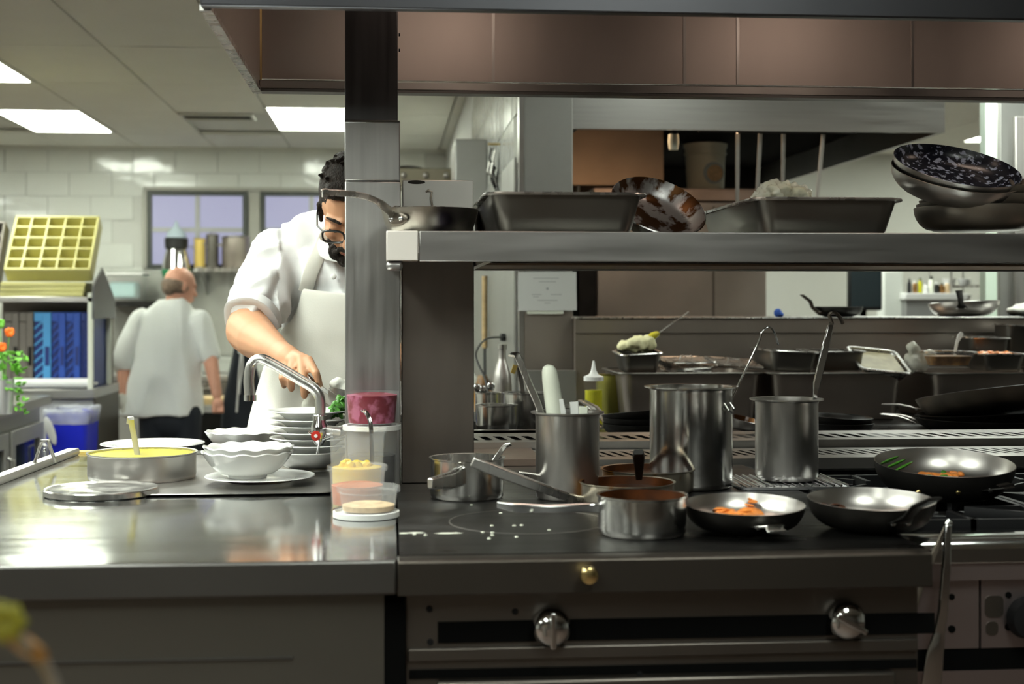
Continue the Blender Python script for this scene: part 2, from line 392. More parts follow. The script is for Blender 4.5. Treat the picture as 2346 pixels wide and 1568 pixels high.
# windows in the rear wall
zt, zb = ZA(450, 438, YB), ZA(450, 616, YB)
def window(name, xl, xr, label):
    W_ = obj(name, MB().box(xl, xl+.04, -.03, 0, zb, zt).box(xr-.04, xr, -.03, 0, zb, zt).box(xl+.04, xr-.04, -.03, 0, zt-.04, zt).box(xl+.04, xr-.04, -.03, 0, zb, zb+.035), M['darkframe'], None, (0, YB, 0), bevel=.003)
    struct(W_, label, 'window')
    xm = (xl+xr)/2; zm = ZA(450, 528, YB)
    obj('mullion', MB().box(xm-.018, xm+.018, -.028, -.002, zb+.035, zt-.04), M['gray_metal'], W_)
    obj('transom', MB().box(xl+.04, xr-.04, -.026, -.003, zm-.015, zm+.02), M['gray_metal'], W_)
    for a, b in ((xl+.04, xm-.018), (xm+.018, xr-.04)):
        for c, d in ((zb+.035, zm-.015), (zm+.02, zt-.04)):
            obj('pane', MB().box(a, b, -.014, -.006, c, d), M['winpane'], W_)
    return W_
window('window_1', XA(338, YB), XA(568, YB), 'dark framed frosted window left of the standing chef')
window('window_2', XA(597, YB), XA(830, YB), 'dark framed frosted window behind the standing chef')
struct(obj('trim_1', MB().box(XA(330, YB), XA(840, YB), YB-.05, YB, zt, zt+.03).box(XA(572, YB), XA(596, YB), YB-.035, YB, zb, zt).box(XA(328, YB), XA(338, YB), YB-.04, YB, zb, zt), mat('window trim', (.34,.33,.29), 0, .5)), 'painted trim round the two windows', 'trim')
struct(obj('trim_2', MB().box(-6.2, XW, YB-.06, YB-.013, 2.545, 2.57), M['grid']), 'cove where the rear wall meets the ceiling', 'trim')
# steel cladding on the side wall + grey wall cabinet
cl = struct(obj('trim_3', MB().box(XW-.022, XW-.013, 5.02, 7.6, .94, ZA(1190, 366, 5.1)), M['fridge']), 'steel cladding on the lower side wall', 'trim')
box = thing('electrical_panel', 'tall grey steel panel fixed on the tiled side wall', 'panel', (XW-.014, 6.6, 1.75))
z1 = ZA(1100, 320, 6.6) - 1.75
obj('body', MB().box(-.145, 0, -.02, .34, -.2, z1), M['fridge'], box, bevel=.004)
obj('door', MB().box(-.15, -.145, .01, .31, -.17, z1-.03), M['panel'], box)

# ------------------------------------------------------------------ steel pillar at the end of the side wall
YP = 4.95
x0, x1 = XA(1197, YP), XA(1312, YP)
pl = thing('steel_pillar', 'tall steel clad pillar standing behind the roasting trays', 'pillar', ((x0+x1)/2, YP, 0))
hw = (x1-x0)/2
obj('body', MB().box(-hw, hw, 0, .06, 0, 2.57), M['fridge'], pl, bevel=.002)
obj('corner_strip', MB().box(-hw-.012, -hw+.004, -.006, .06, 0, 2.57), M['alu'], pl)
obj('lower_cladding', MB().box(-hw+.006, hw, -.008, 0, .94, ZA(1250, 715, YP)), M['rear_steel'], pl)
sg = thing('laminated_notice', 'white laminated notice hung on the steel pillar', 'sign', (XA(1256, 4.9), 4.93, ZA(1250, 668, 4.9)))
hwid = 68*4.9/F
obj('sheet', MB().box(-hwid, hwid, -.004, 0, -.067, .068), M['paper'], sg, rot=(0, R(-.6), 0))
obj('lower_sheet', MB().box(-hwid*.7, hwid*.55, -.001, .001, -.078, -.05), M['offwhite'], sg)
# faint rows of print, too small in the photograph to read
rows = MB()
for zz, a, b in ((.045,-.05,.04), (.033,-.03,.03), (-.012,-.055,-.02), (-.012,.012,.05), (-.02,-.05,-.03), (-.032,-.035,.035), (-.042,-.01,.01)):
    rows.box(a, b, -.0046, -.004, zz, zz+.0022)
rows.box(-.004, .004, -.0048, -.004, .006, .014)
obj('print', rows, M['ink'], sg)

# ================================================================== ISLAND (front range)
XL = XA(912, 2.05)         # joint between plain counter (left) and range (right)
XR = XA(2143, 2.02)
islY0 = 2.02
isl = thing('service_counter', 'long brushed steel counter on the left with plates and containers', 'counter', (0, 0, 0))
# worktop left: far-left edge follows the rail
pe = [(-2.6, islY0), (XL-.002, islY0), (XL-.002, 3.46)]
a = GZ(176, 1040, ZT); b = GZ(0, 1107, ZT)
dx = (b.x-a.x)/(b.y-a.y)
pe += [(a.x, a.y), (a.x + dx*(islY0-a.y), islY0)]
pe = [(pe[4][0], islY0), (XL-.002, islY0), (XL-.002, a.y), (a.x, a.y)]
xl0 = pe[0][0]
obj('worktop', MB().prism(pe, ZT-.002, ZT, 'z'), M['counter'], isl)
obj('nosing', MB().box(xl0, XL-.002, islY0-.004, islY0+.03, ZT-.050, ZT-.0005), M['edge'], isl, bevel=.004)
obj('front_panel', MB().box(xl0, XL-.02, islY0+.03, islY0+.05, .06, ZT-.05), M['cab'], isl)
obj('drip_moulding', MB().box(xl0, XL-.15, islY0+.026, islY0+.03, .795, .799), M['edge'], isl)
obj('carcass', MB().box(xl0+.02, XL-.05, islY0+.06, a.y-.03, .05, ZT-.003), M['cab'], isl)
# rail along the left edge
rail = MB(); A3 = Vector((a.x, a.y, ZT)); B3 = Vector((pe[0][0], islY0, ZT))
A3 = A3 + (B3-A3)*.02
rail.ribbon([A3 + Vector((0,0,.0085)), B3 + Vector((0,0,.0085))], .03, .016, side=(1, 0, 0))
obj('edge_rail', rail, M['panel'], isl)
obj('rear_strip', MB().box(a.x, a.x+.22, a.y-.01, a.y+.02, ZT-.02, ZT+.006), M['copperedge'], isl)
obj('rear_nosing', MB().box(a.x+.22, XL-.01, a.y-.008, a.y+.02, ZT-.02, ZT+.003), M['steel'], isl)
# bracket on the rail
q = A3 + (B3-A3)*.16
bk = thing('rail_bracket', 'small triangular steel bracket standing on the left counter rail', 'bracket', (GZ(103, 1060, ZT+.016).x, GZ(103, 1060, ZT+.016).y, ZT+.016))
H = .05
br = MB(); 
br.ribbon([(-.022, 0, 0), (-.006, 0, H)], .02, .004, side=(0,1,0)).ribbon([(.022, 0, 0), (.006, 0, H)], .02, .004, side=(0,1,0)).box(-.009, .009, -.01, .01, H-.004, H)
obj('clip', br, M['steel'], bk); obj('screw', MB().ell((0, -.004, H*.55), (.004,.003,.004), n=8), M['chrome'], bk)
# a shallow steel inset that the bowls stand on
p0 = GZ(370, 1137, ZT); p1 = GZ(748, 1137, ZT); p2 = GZ(748, 1046, ZT)
ins = thing('inset_tray', 'shallow rectangular steel tray set on the counter under the white bowls', 'tray', ((p0.x+p1.x)/2, (p0.y+p2.y)/2, ZT))
ww, dd = p1.x-p0.x+.1, p2.y-p1.y
t_ = MB(); t_.rings([rrect(ww-.02, dd-.02, .02, .001), rrect(ww, dd, .025, .004), rrect(ww-.006, dd-.006, .023, .005), rrect(ww-.03, dd-.03, .02, .003)])
obj('tray', t_, M['alu'], ins, loc=(-.04, 0, 0))

# range, right
rng = thing('kitchen_range', 'long dark flat top range carrying pots and frying pans', 'range', (0, 0, 0))
XE = 3.4; islB = 3.16
obj('flat_top', MB().box(XL+.002, XR-.003, islY0+.035, islB, ZT-.02, ZT), M['plate_black'], rng)
obj('nosing', MB().prism([(islY0-.004, ZT-.052), (islY0+.035, ZT-.052), (islY0+.035, ZT-.001), (islY0+.006, ZT-.001), (islY0-.002, ZT-.004)], XL-.001, XR-.005, 'x'), M['edge_dark'], rng, bevel=.002)
for px, py in ((1345, 1313),):
    p = GY(px, py, islY0-.004)
    kn = MB().lathe([(0,0),(.009,0),(.010,.004),(.006,.008),(.0115,.013),(.0135,.02),(.0115,.027),(.005,.03),(0,.03)], 24)
    obj('brass_knob', kn, M['brass'], rng, p, (R(90), 0, 0))
# front under the flat top
fy = islY0 + .045
obj('control_panel', MB().box(XL+.012, XR-.01, fy, fy+.02, .06, ZT-.052), M['oven'], rng)
zs1, zs2 = ZA(1300, 1420, fy), ZA(1300, 1468, fy)
obj('slot', MB().box(XA(1003, fy), XA(2140, fy), fy-.003, fy, zs2, zs1), M['void'], rng)
obj('ledge_strip', MB().box(XL+.014, XR-.012, fy-.008, fy, ZA(1300, 1507, fy), ZA(1300, 1478, fy)), M['oven'], rng, bevel=.002)
obj('lower_gap', MB().box(XL+.016, XR-.012, fy-.003, fy, ZA(1300, 1548, fy), ZA(1300, 1528, fy)), M['void'], rng)
obj('oven_door', MB().box(XA(1000, fy), XR-.05, fy-.02, fy-.0035, .12, ZA(1300, 1550, fy)), M['oven'], rng, bevel=.004)
obj('side_gap', MB().box(XL-.019, XL+.010, fy-.014, fy+.015, .06, ZT-.053), M['void'], rng)
for px, py, rr, ang in ((1262, 1435, 45, 0), (1935, 1420, 45, 60)):
    p = GY(px, py, fy-.003); r_ = rr*2.07/F
    k = obj('control_knob', MB().lathe([(0,0),(r_*.6,0),(r_*.95,.006),(r_,.012),(r_*.93,.02),(r_*.7,.026),(r_*.35,.029),(0,.03)], 32), M['chrome'], rng, p, (R(90), 0, 0))
    obj('grip_bar', MB().box(-r_*.15, r_*.15, -r_*.92, r_*.92, .012, .036), M['chrome'], k, rot=(0, 0, R(ang)), bevel=.002)
for px, py in ((984, 1396), (986, 1472), (1180, 1402), (1465, 1543)):
    obj('screw', MB().lathe([(0,0),(.005,0),(.004,.003),(0,.003)], 10), M['iron'], rng, GY(px, py, fy), (R(90),0,0))
obj('carcass', MB().box(XL+.02, XR-.03, fy+.022, 3.15, .05, ZT-.03), M['oven'], rng)

# burner section right of the flat top
bs = thing('open_burner_range', 'open burner range with black cast iron grates at the right end', 'range', (0, 0, 0))
gy = 2.17
obj('front_rail', MB().prism([(gy-.012, ZT-.045), (gy+.12, ZT-.045), (gy+.12, ZT-.012), (gy+.02, ZT-.006), (gy-.004, ZT-.012), (gy-.012, ZT-.022)], XR+.013, XE, 'x'), M['counter'], bs, bevel=.002)
obj('front_face', MB().box(XR+.002, XE, gy-.006, gy+.02, ZT-.072, ZT-.045), M['ovenpink'], bs)
obj('burner_pan', MB().box(XR+.013, XE, gy+.12, islB, ZT-.06, ZT-.05), M['iron'], bs)
obj('side_rim', MB().box(XR+.001, XR+.012, gy-.012, islB, ZT-.05, ZT-.003), M['counter'], bs)
fy2 = gy + .01
xs = XA(2245, fy2)
obj('valve_panel', MB().box(XR+.0, xs-.002, fy2, fy2+.02, .757, ZT-.073), M['ovenpink'], bs)
obj('valve_panel', MB().box(xs+.002, XE, fy2, fy2+.02, .757, ZT-.073), M['ovenpink'], bs)
obj('valve_slot', MB().box(XR+.0, XE, fy2+.002, fy2+.022, .722, .757), M['void'], bs)
obj('lower_panel', MB().box(XR+.0, XE, fy2, fy2+.02, .05, .722), M['ovenpink'], bs)
obj('carcass', MB().box(XR+.01, XE, fy2+.025, 3.15, .05, ZT-.07), M['oven'], bs)
for px, py, r_ in ((2180, 1368, .005), (2180, 1442, .006), (2310, 1364, .005), (2310, 1437, .006)):
    obj('screw_hole', MB().lathe([(0,0),(r_,0),(r_,.002),(0,.002)], 14), M['void'], bs, GY(px, py, fy2), (R(90),0,0))
for px, py, ww_, hh_ in ((2277, 1390, .030, .034), (2272, 1440, .020, .022)):
    o_ = MB(); o_.rings([rrect(ww_, hh_, .008, 0), rrect(ww_, hh_, .008, .002)])
    obj('badge', o_, M['oven'], bs, GY(px, py, fy2), (R(90),0,0))
k = obj('control_knob', MB().lathe([(0,0),(.028,0),(.034,.01),(.03,.03),(0,.034)], 28), M['iron'], bs, GY(2346, 1412, fy2), (R(90),0,0))
# grates
def grate(x0, x1, y0, y1):
    g = MB(); z = ZT+.002; t = .011
    for xx in (x0, x1-t): g.box(xx, xx+t, y0, y1, z-.03, z)
    for yy in (y0, y1-t): g.box(x0, x1, yy, yy+t, z-.03, z)
    cx, cy = (x0+x1)/2, (y0+y1)/2
    for sx in (-1, 1):
        for sy in (-1, 1):
            ex, ey = (x1-.005 if sx > 0 else x0+.005), (y1-.005 if sy > 0 else y0+.005)
            g.ribbon([(ex, ey, z-.004), (cx + sx*.035, cy + sy*.035, z-.004)], .009, .018, side=(-sy, sx, 0))
    g.box(x0, cx-.05, cy-.005, cy+.005, z-.016, z).box(cx+.05, x1, cy-.005, cy+.005, z-.016, z)
    g.box(cx-.005, cx+.005, y0, cy-.05, z-.016, z).box(cx-.005, cx+.005, cy+.05, y1, z-.016, z)
    obj('grate', g, M['iron'], bs)
    obj('burner', MB().lathe([(0,-.05),(.05,-.05),(.05,-.03),(.035,-.026),(.03,-.02),(0,-.02)], 24), M['iron'], bs, (cx, cy, ZT))
gx = XR + .008
for i in range(4):
    for (a0, a1) in ((gy+.13, gy+.44), (gy+.45, gy+.76)): grate(gx + .008 + i*.325, gx + .328 + i*.325, a0, a1)

# flue riser with slots, two strips at the back of the range
fl = thing('flue_riser', 'slotted steel flue strips behind the pots along the back of the range', 'flue', (0, 0, 0))
def slotted(name, y0, y1, z, sl, x0, x1, pitch, sw, slant, y_a, y_b, front):
    # top sheet with real slots: built as cells round each hole
    g = MB(); n = int((x1-x0)/pitch)
    for i in range(n):
        a = x0 + i*pitch; h0 = a + (pitch-sw)/2; h1 = h0 + sw
        g.add([(a,y0,z),(a+pitch,y0,z),(a+pitch,y_a,z),(a,y_a,z)], [(0,1,2,3)])
        g.add([(a,y_b,z),(a+pitch,y_b,z),(a+pitch,y1,z),(a,y1,z)], [(0,1,2,3)])
        s_ = slant
        g.add([(a,y_a,z),(h0,y_a,z),(h0+s_,y_b,z),(a+s_ if i else a,y_b,z)], [(0,1,2,3)])
        g.add([(h1,y_a,z),(a+pitch,y_a,z),(a+pitch+s_ if i < n-1 else a+pitch,y_b,z),(h1+s_,y_b,z)], [(0,1,2,3)])
    g.box(x0, x0+n*pitch, y0-.004, y0, z-front, z)
    obj(name, g, M['alu'], fl)
x0f = XA(1086, 3.2); x1f = XE
slotted('front_strip', 3.18, 3.40, ZT+.012, 0, x0f, x1f, .026, .011, -.018, 3.24, 3.35, .025)
slotted('rear_strip', 3.42, 3.66, ZT+.03, 0, x0f, x1f, .036, .019, -.012, 3.47, 3.57, .02)
obj('throat', MB().box(x0f, x1f, 3.19, 3.66, .05, ZT-.02), M['void'], fl)
obj('smooth_section', MB().box(x0f, XA(1228, 3.3), 3.17, 3.42, ZT+.0, ZT+.015), mat('greasy steel', (.40,.30,.25), 1, .4, var=.2, vscale=8), fl)

# ================================================================== second line behind: worktop, splash ledge
XB = XA(1088, 3.75)
rl = thing('rear_cook_line', 'rear steel cooking line with a high splash wall and ledge', 'counter', (0, 0, 0))
obj('worktop', MB().box(XB, XE, 3.68, 4.80, ZT-.04, ZT), M['plate_black'], rl)
obj('carcass', MB().box(XB+.01, XE, 3.72, 4.79, .05, ZT-.042), M['oven'], rl)
ledZ = ZA(1500, 727, 4.82)
xs0 = XA(1318, 4.82)
obj('splash_wall', MB().box(xs0, XE+.4, 4.82, 4.85, ZT-.04, ledZ-.007), M['rear_steel'], rl)
obj('splash_seam', MB().box(xs0, XE+.4, 4.815, 4.82, ZA(1500, 764, 4.82)-.002, ZA(1500, 764, 4.82)+.002), M['oven'], rl)
obj('ledge', MB().box(xs0, XE+.4, 4.812, 4.93, ledZ-.006, ledZ).box(xs0+.04, XE+.4, 4.93, 5.25, ledZ-.006, ledZ), M['steel'], rl, bevel=.002)
obj('ledge_back', MB().box(xs0+.05, XE+.4, 5.23, 5.25, .05, ledZ-.007), M['rear_steel'], rl)
obj('side_ledge', MB().box(XA(1200, 4.86), xs0, 4.80, 4.85, ZT-.04, ZA(1250, 850, 4.8)), M['fridge'], rl)

# ================================================================== column, gusset, over-shelf, hood
YC = 2.86
xa, xb = XA(790, YC), XA(918, YC)
col = thing('steel_column', 'square steel column in the middle of the picture hiding half the chef', 'column', ((xa+xb)/2, YC, ZT))
hw = (xb-xa)/2
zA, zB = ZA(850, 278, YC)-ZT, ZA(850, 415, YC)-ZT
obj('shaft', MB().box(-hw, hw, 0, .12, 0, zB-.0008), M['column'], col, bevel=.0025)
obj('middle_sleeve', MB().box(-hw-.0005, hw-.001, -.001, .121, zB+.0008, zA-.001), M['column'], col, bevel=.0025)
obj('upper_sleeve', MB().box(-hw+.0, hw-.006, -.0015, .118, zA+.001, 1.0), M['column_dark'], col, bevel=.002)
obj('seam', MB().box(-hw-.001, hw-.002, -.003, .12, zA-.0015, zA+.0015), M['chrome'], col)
for py in (72, 108, 278, 372):
    obj('bolt', MB().lathe([(0,0),(.0035,0),(.003,.003),(0,.003)], 10), M['iron'], col, (hw-.004, .03, ZA(850, py, YC)-ZT), (0, R(90), 0))
YP2 = 2.88
xa, xb = XA(920, YP2), XA(1086, YP2)
ps = thing('shelf_post', 'wide steel post carrying the over shelf beside the column', 'post', ((xa+xb)/2, YP2, ZT))
hw = (xb-xa)/2
ZS = ZA(1200, 530, 2.60)
obj('post_body', MB().box(-hw, hw, 0, .14, 0, ZS-.03-ZT), mat('brown tinted steel', (.21,.18,.16), 1, .38, var=.1, vscale=5, stretch=(3,3,.5)), ps, bevel=.002)
obj('cap_box', MB().box(-hw+.002, hw-.001, .0, .14, ZS-ZT, ZA(1000, 413, YP2)-ZT), M['alu'], ps, bevel=.0015)
st = MB(); st.ell((-hw+.03, -.0005, ZA(1000, 418, YP2)-ZT), (.018, .0012, .004), n=12)
obj('soot_mark', st, M['soot'], ps)
hk = thing('wire_hook', 'small bent wire hook on the post above the frying pan', 'hook', GY(985, 440, YP2-.002))
obj('hook', MB().tube([(-.008,0,.0),(-.003,-.003,.004),(.004,-.004,0),(.002,-.004,-.01),(.005,-.003,-.03)], .0018, 8), M['burnt'], hk)

# over shelf
xs0 = XA(885, 2.60)
sh = thing('over_shelf', 'long steel over shelf carrying steam pans and frying pans', 'shelf', (xs0, 2.60, ZS))
hgt = ZS - ZA(1200, 600, 2.60); LEN = XE - xs0
obj('front_rail', MB().box(.060, LEN, 0, .012, -hgt, 0), M['shelf_front'], sh, bevel=.002)
obj('end_cap', MB().box(0, .058, -.001, .04, -hgt+.001, 0), mat('bright end plate', (.88,.82,.77), .1, .4), sh, bevel=.002)
obj('shelf_plate', MB().box(.002, LEN, .012, .60, -.004, -.0005), M['panel_h'], sh)
obj('left_rail', MB().box(0, .012, .04, .60, -hgt, -.004), M['panel'], sh)
obj('bracket', MB().box(.0, .03, .002, .05, -hgt-.016, -hgt), M['column'], sh, bevel=.006)
zz = ZA(1500, 621, 3.19) - ZS
obj('rear_rail', MB().box(XA(1089, 3.0)-xs0, LEN, .588, .60, zz-.0, -.004), M['panel_h'], sh, bevel=.002)
obj('under_tray', MB().box(XA(1105, 3.0)-xs0, LEN, .30, .58, -hgt+.002, -hgt+.006), mat('brown greasy steel', (.20,.14,.10), 1, .5, var=.3, vscale=6), sh)
obj('cross_channel', MB().box(XA(1089, 2.9)-xs0, XA(1105, 2.9)-xs0, .012, .588, -hgt, -hgt+.03), M['panel'], sh)

# hood 1
HZ = ZA(894, 20, 2.40); HY1 = 3.37
zb_ = ZA(894, 213, HY1)
HZ2 = (HZ + zb_)/2
xh0 = XA(458, 2.40)
hd = thing('front_extractor_hood', 'big steel extractor hood hanging over the front range', 'hood', (0, 0, HZ))
zl = zb_ - HZ
obj('front_edge', MB().box(xh0, XE, 2.40, 2.425, 0, .40), M['beam'], hd, bevel=.003)
obj('left_side', MB().box(xh0, xh0+.012, 2.425, HY1, zl, .40), M['hoodsteel'], hd)
obj('side_rim', MB().box(xh0-.004, xh0+.016, 2.425, HY1, zl-.006, zl+.004), M['steel'], hd)
xw = [XA(p, HY1) for p in (560, 1130, 1568, 1690, 2090)] + [XE]
for i in range(5):
    obj('rear_panel', MB().box(xw[i] if i else xh0+.012, xw[i+1], HY1-.001, HY1+.012, zl+.03, .40), M['hoodsteel'], hd)
for i in range(1, 5): obj('seam', MB().box(xw[i]-.0035, xw[i]+.0035, HY1-.0035, HY1-.001, zl+.03, .40), M['alu'], hd)
obj('rear_gutter', MB().box(xh0+.012, XE, HY1-.025, HY1+.012, zl+.002, zl+.024), M['alu'], hd, bevel=.003)
obj('rear_rim', MB().box(xh0, XE, HY1-.03, HY1+.014, zl-.004, zl+.002), M['edge'], hd)
obj('corner_weld', MB().box(xh0+.012, xh0+.016, HY1-.006, HY1-.002, zl+.02, .40), M['brass'], hd)
obj('canopy_top', MB().box(xh0, XE, 2.40, HY1+.012, .40, .42), M['hoodsteel'], hd)
for xx in (.15, 1.1, 2.05):
    lm = obj('lamp_housing', MB().box(xx-.16, xx+.16, 2.62, 2.74, .33, .40), M['steel'], hd, bevel=.004)
    obj('lamp_glass', MB().box(xx-.145, xx+.145, 2.635, 2.725, .318, .329), M['bulb'], lm)
# duct to the ceiling
obj('duct', MB().box(-.6, XE-.4, 2.55, 3.2, .42, 2.60-HZ), M['beam'], hd)

# hood 2
Y2 = 5.30; H2 = ZA(1700, 299, Y2)
xa, xb = XA(1312, Y2), XA(2165, Y2)
h2 = thing('rear_extractor_hood', 'steel extractor hood hanging over the rear cook line', 'hood', (0, 0, H2))
top = 2.57 - H2
obj('front_face', MB().box(xa, xb, Y2, Y2+.02, 0, top), M['panel_h'], h2)
obj('right_side', MB().box(xb-.02, xb, Y2+.02, 8.0, 0, top), M['panel_h'], h2)
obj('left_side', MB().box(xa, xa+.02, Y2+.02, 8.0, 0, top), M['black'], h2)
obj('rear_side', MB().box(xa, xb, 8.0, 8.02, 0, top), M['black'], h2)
obj('inner_roof', MB().box(xa+.02, xb-.02, Y2+.02, 8.0, .30, .32), M['soot'], h2)
lm = obj('lamp_housing', MB().box(xa+.16, xa+.42, 5.44, 5.60, .09, .16), M['steel'], h2)  # unseen lamp added inside the hood to light the inner baffle
obj('lamp_glass', MB().box(xa+.18, xa+.40, 5.46, 5.58, .075, .089), emis('added amber lamp', (1,.68,.42), 22), lm)
obj('added_lamp_stem', MB().box(xa+.28, xa+.30, 5.51, 5.53, .16, .30), M['steel'], lm)
obj('filter_bank', MB().box(XA(1523, 6.62), xb-.02, 5.6, 7.98, .12, .16), M['void'], h2)
lm = obj('lamp_housing', MB().box(XA(1600,5.52), XA(1700,5.52), 5.46, 5.58, .09, .16), M['steel'], h2)  # second unseen lamp, added to brighten the bucket
obj('lamp_glass', MB().box(XA(1605,5.52), XA(1695,5.52), 5.47, 5.57, .075, .089), bpy.data.materials['added amber lamp'], lm)
obj('added_lamp_stem', MB().box(XA(1650,5.52), XA(1650,5.52)+.02, 5.51, 5.53, .16, .30), M['steel'], lm)
obj('hanging_rail', MB().tube([(XA(1600,5.42), 5.42, .012), (XA(1960,5.42), 5.42, .012)], .006, 8).tube([(XA(1610,5.42), 5.42, .012), (XA(1610,5.42), 5.42, .30)], .004, 6).tube([(XA(1950,5.42), 5.42, .012), (XA(1950,5.42), 5.42, .30)], .004, 6), M['iron'], h2)
obj('inner_baffle', MB().box(xa+.02, XA(1520, 6.62), 6.62, 6.64, -.098, .29), M['warmlit_panel'], h2)
obj('pilot_lamp', MB().lathe([(0,-.06),(.018,-.06),(.022,-.03),(.02,0),(0,0)], 14), M['offwhite'], h2, (XA(1543, 5.45), 5.45, 0))
# ================================================================== kitchenware builders
def on(px, yfront, wpx, Z):
    """centre on a surface of height Z for a round thing whose front edge shows at yfront"""
    d0 = (CZ - Z) * F / (yfront - HY); r = wpx/2/F*d0
    for _ in range(3): r = wpx/2/F*(d0 + r)
    p = CAMP + ray(px, HY) * (d0 + r); return Vector((p.x, p.y, Z)), r
def sz(px, d): return px*d/F
def aim(dx, dy): return math.atan2(dy, dx)
def fry_pan(name, label, loc, r, h, hdir, rot=(0,0), outer='alu', inner='alu', base=.68, hlen=.19, hrise=.03, hw=.024, hdrop=0, cat='frying pan', group=None, hmat='alu', handle=True, wall_t=.0025):
    t = thing(name, label, cat, loc, (rot[0], rot[1], hdir), group)
    rb = r*base
    prof = [(0,0),(rb*.96,0),(rb,.0015)]
    for k in range(1, 8):
        a = k/7; prof.append((rb + (r-rb)*(sin(a*pi/2)**.9 if base < .8 else a**.6*1.0), .0015 + (h-.0015)*(1-cos(a*pi/2))**.85 if base < .8 else .0015+(h-.0015)*a))
    no = len(prof)
    inn = [(max(0, x-wall_t), z+wall_t*.8) for x, z in prof[1:]][::-1]; inn[0] = (r-.0012, h+.0006)
    prof = prof + inn + [(0, wall_t)]
    b = MB(); b.lathe(prof, 48, mats=[0]*(no-1) + [1]*60)
    obj('pan_body', b, [M[outer], M[inner]], t, sharp=50)
    if handle:
        z0 = h*.62; xo = rb + (r-rb)*.92
        H_ = MB()
        H_.ribbon([(xo-.012, 0, z0-.006), (xo+.006, 0, z0-.001), (xo+.025, 0, z0+.004+hrise*.15), (xo+hlen*.5, 0, z0+.006+hrise*.55-hdrop*.4), (xo+hlen, 0, z0+.006+hrise-hdrop)],
                  [hw*1.7, hw*1.6, hw*.75, hw*.85, hw], [.003,.003,.006,.006,.004])
        ho = obj('handle', H_, M[hmat], t, bevel=.001)
        for sy in (-1, 1):
            xr = xo + .001
            obj('rivet', MB().lathe([(0,0),(.0045,0),(.0035,.003),(0,.004)], 10), M['chrome'], t, (xr+.002, sy*hw*.58, z0-.003), (0, R(80), 0))
    return t
def sauce_pan(name, label, loc, r, h, hdir, outer='pot', inner='steel', fill=None, fz=.4, hlen=.18, hrise=.02, hw=.02, handle=True, lip=.003, cat='saucepan', group=None, hmat='steel', t_=.0018, hz=.72):
    t = thing(name, label, cat, loc, (0,0,hdir), group)
    prof = [(0,0),(r*.93,0),(r*.985,.004),(r,.012),(r,h-.003),(r+lip,h-.001),(r+lip,h+.001),(r-t_,h),(r-t_,.012),(r*.94,.004),(0,.003)]
    obj('pot_body', MB().lathe(prof, 56, mats=[0]*7 + [1]*8), [M[outer], M[inner]], t, sharp=45)
    if handle:
        z0 = h*hz
        obj('handle', MB().ribbon([(r-.001,0,z0),(r+.008,0,z0+.001),(r+.03,0,z0+hrise*.4),(r+hlen*.6,0,z0+hrise*.9),(r+hlen,0,z0+hrise)], [hw*1.5,hw*1.3,hw*.8,hw*.95,hw], [.005,.007,.011,.012,.009]), M[hmat], t, bevel=.001)
        for sy in (-1, 1): obj('rivet', MB().ell((0,0,0), (.002,.0035,.0035), n=8), M['chrome'], t, (r+.004, sy*hw*.4, z0))
    if fill:
        obj('contents', MB().lathe([(0,h*fz),(r*.6,h*fz+.001),(r-t_-.0006,h*fz+.002),(r-t_-.0006,h*fz-.008),(0,h*fz-.008)], 40), M[fill], t)
    return t
def bain(name, label, loc, r, h, flange, lug=0, mat_='pot', cat='pot', body_r=None):
    t = thing(name, label, cat, loc)
    b = body_r or r
    prof = [(0,0),(b*.90,0),(b*.97,.004),(b,.012),(b,h-.008),(b+.001,h-.003),(b+flange,h),(b+flange,h+.0025),(b-.001,h+.002),(b-.002,h-.006),(b-.002,.008),(0,.004)]
    obj('pot_body', MB().lathe(prof, 64), M[mat_], t, sharp=40)
    if lug:
        l = MB(); l.tube([(b-.001, -.012, -.0), (b+.008, -.012, -.012), (b+.009, .0, -.018), (b+.008, .012, -.012), (b-.001, .012, 0)], .0025, 8)
        obj('side_handle', l, M['steel'], t, (0,0,h-.028), (0,0,lug))
    return t
def steam_pan(name, label, loc, w, d, h, rotz=0, mats='hotel', fl=.012, t_=.0014, r_=.03, rot=(0,0), cat='steam pan', group=None, taper=.014, rim=None):
    t = thing(name, label, cat, loc, (rot[0], rot[1], rotz), group)
    o = MB(); W0, D0 = w-2*fl, d-2*fl
    rs = [rrect(W0-2*taper-.012, D0-2*taper-.012, r_*.7, 0), rrect(W0-2*taper, D0-2*taper, r_, .008), rrect(W0, D0, r_+.004, h-.006), rrect(W0+.001, D0+.001, r_+.004, h-.003)]
    body_n = len(rs)
    rs += [rrect(W0-.003, D0-.003, r_, h-.0026), rrect(W0-2*t_, D0-2*t_, r_, h-.005), rrect(W0-2*taper-2*t_, D0-2*taper-2*t_, r_, .009), rrect(W0-2*taper-.016, D0-2*taper-.016, r_*.7, t_)]
    o.rings(rs); obj('pan_body', o, M[mats], t, sharp=35)
    f = MB(); f.rings([rrect(W0-.004, D0-.004, r_, h-.002), rrect(w-.002, d-.002, r_+fl, h-.0005), rrect(w, d, r_+fl, h-.004), rrect(w+.001, d+.001, r_+fl, h-.001), rrect(w-.002, d-.002, r_+fl, h+.0018), rrect(W0-.005, D0-.005, r_, h+.001)], closed=True)
    obj('rim', f, M[rim or 'steel'], t, sharp=30)
    return t
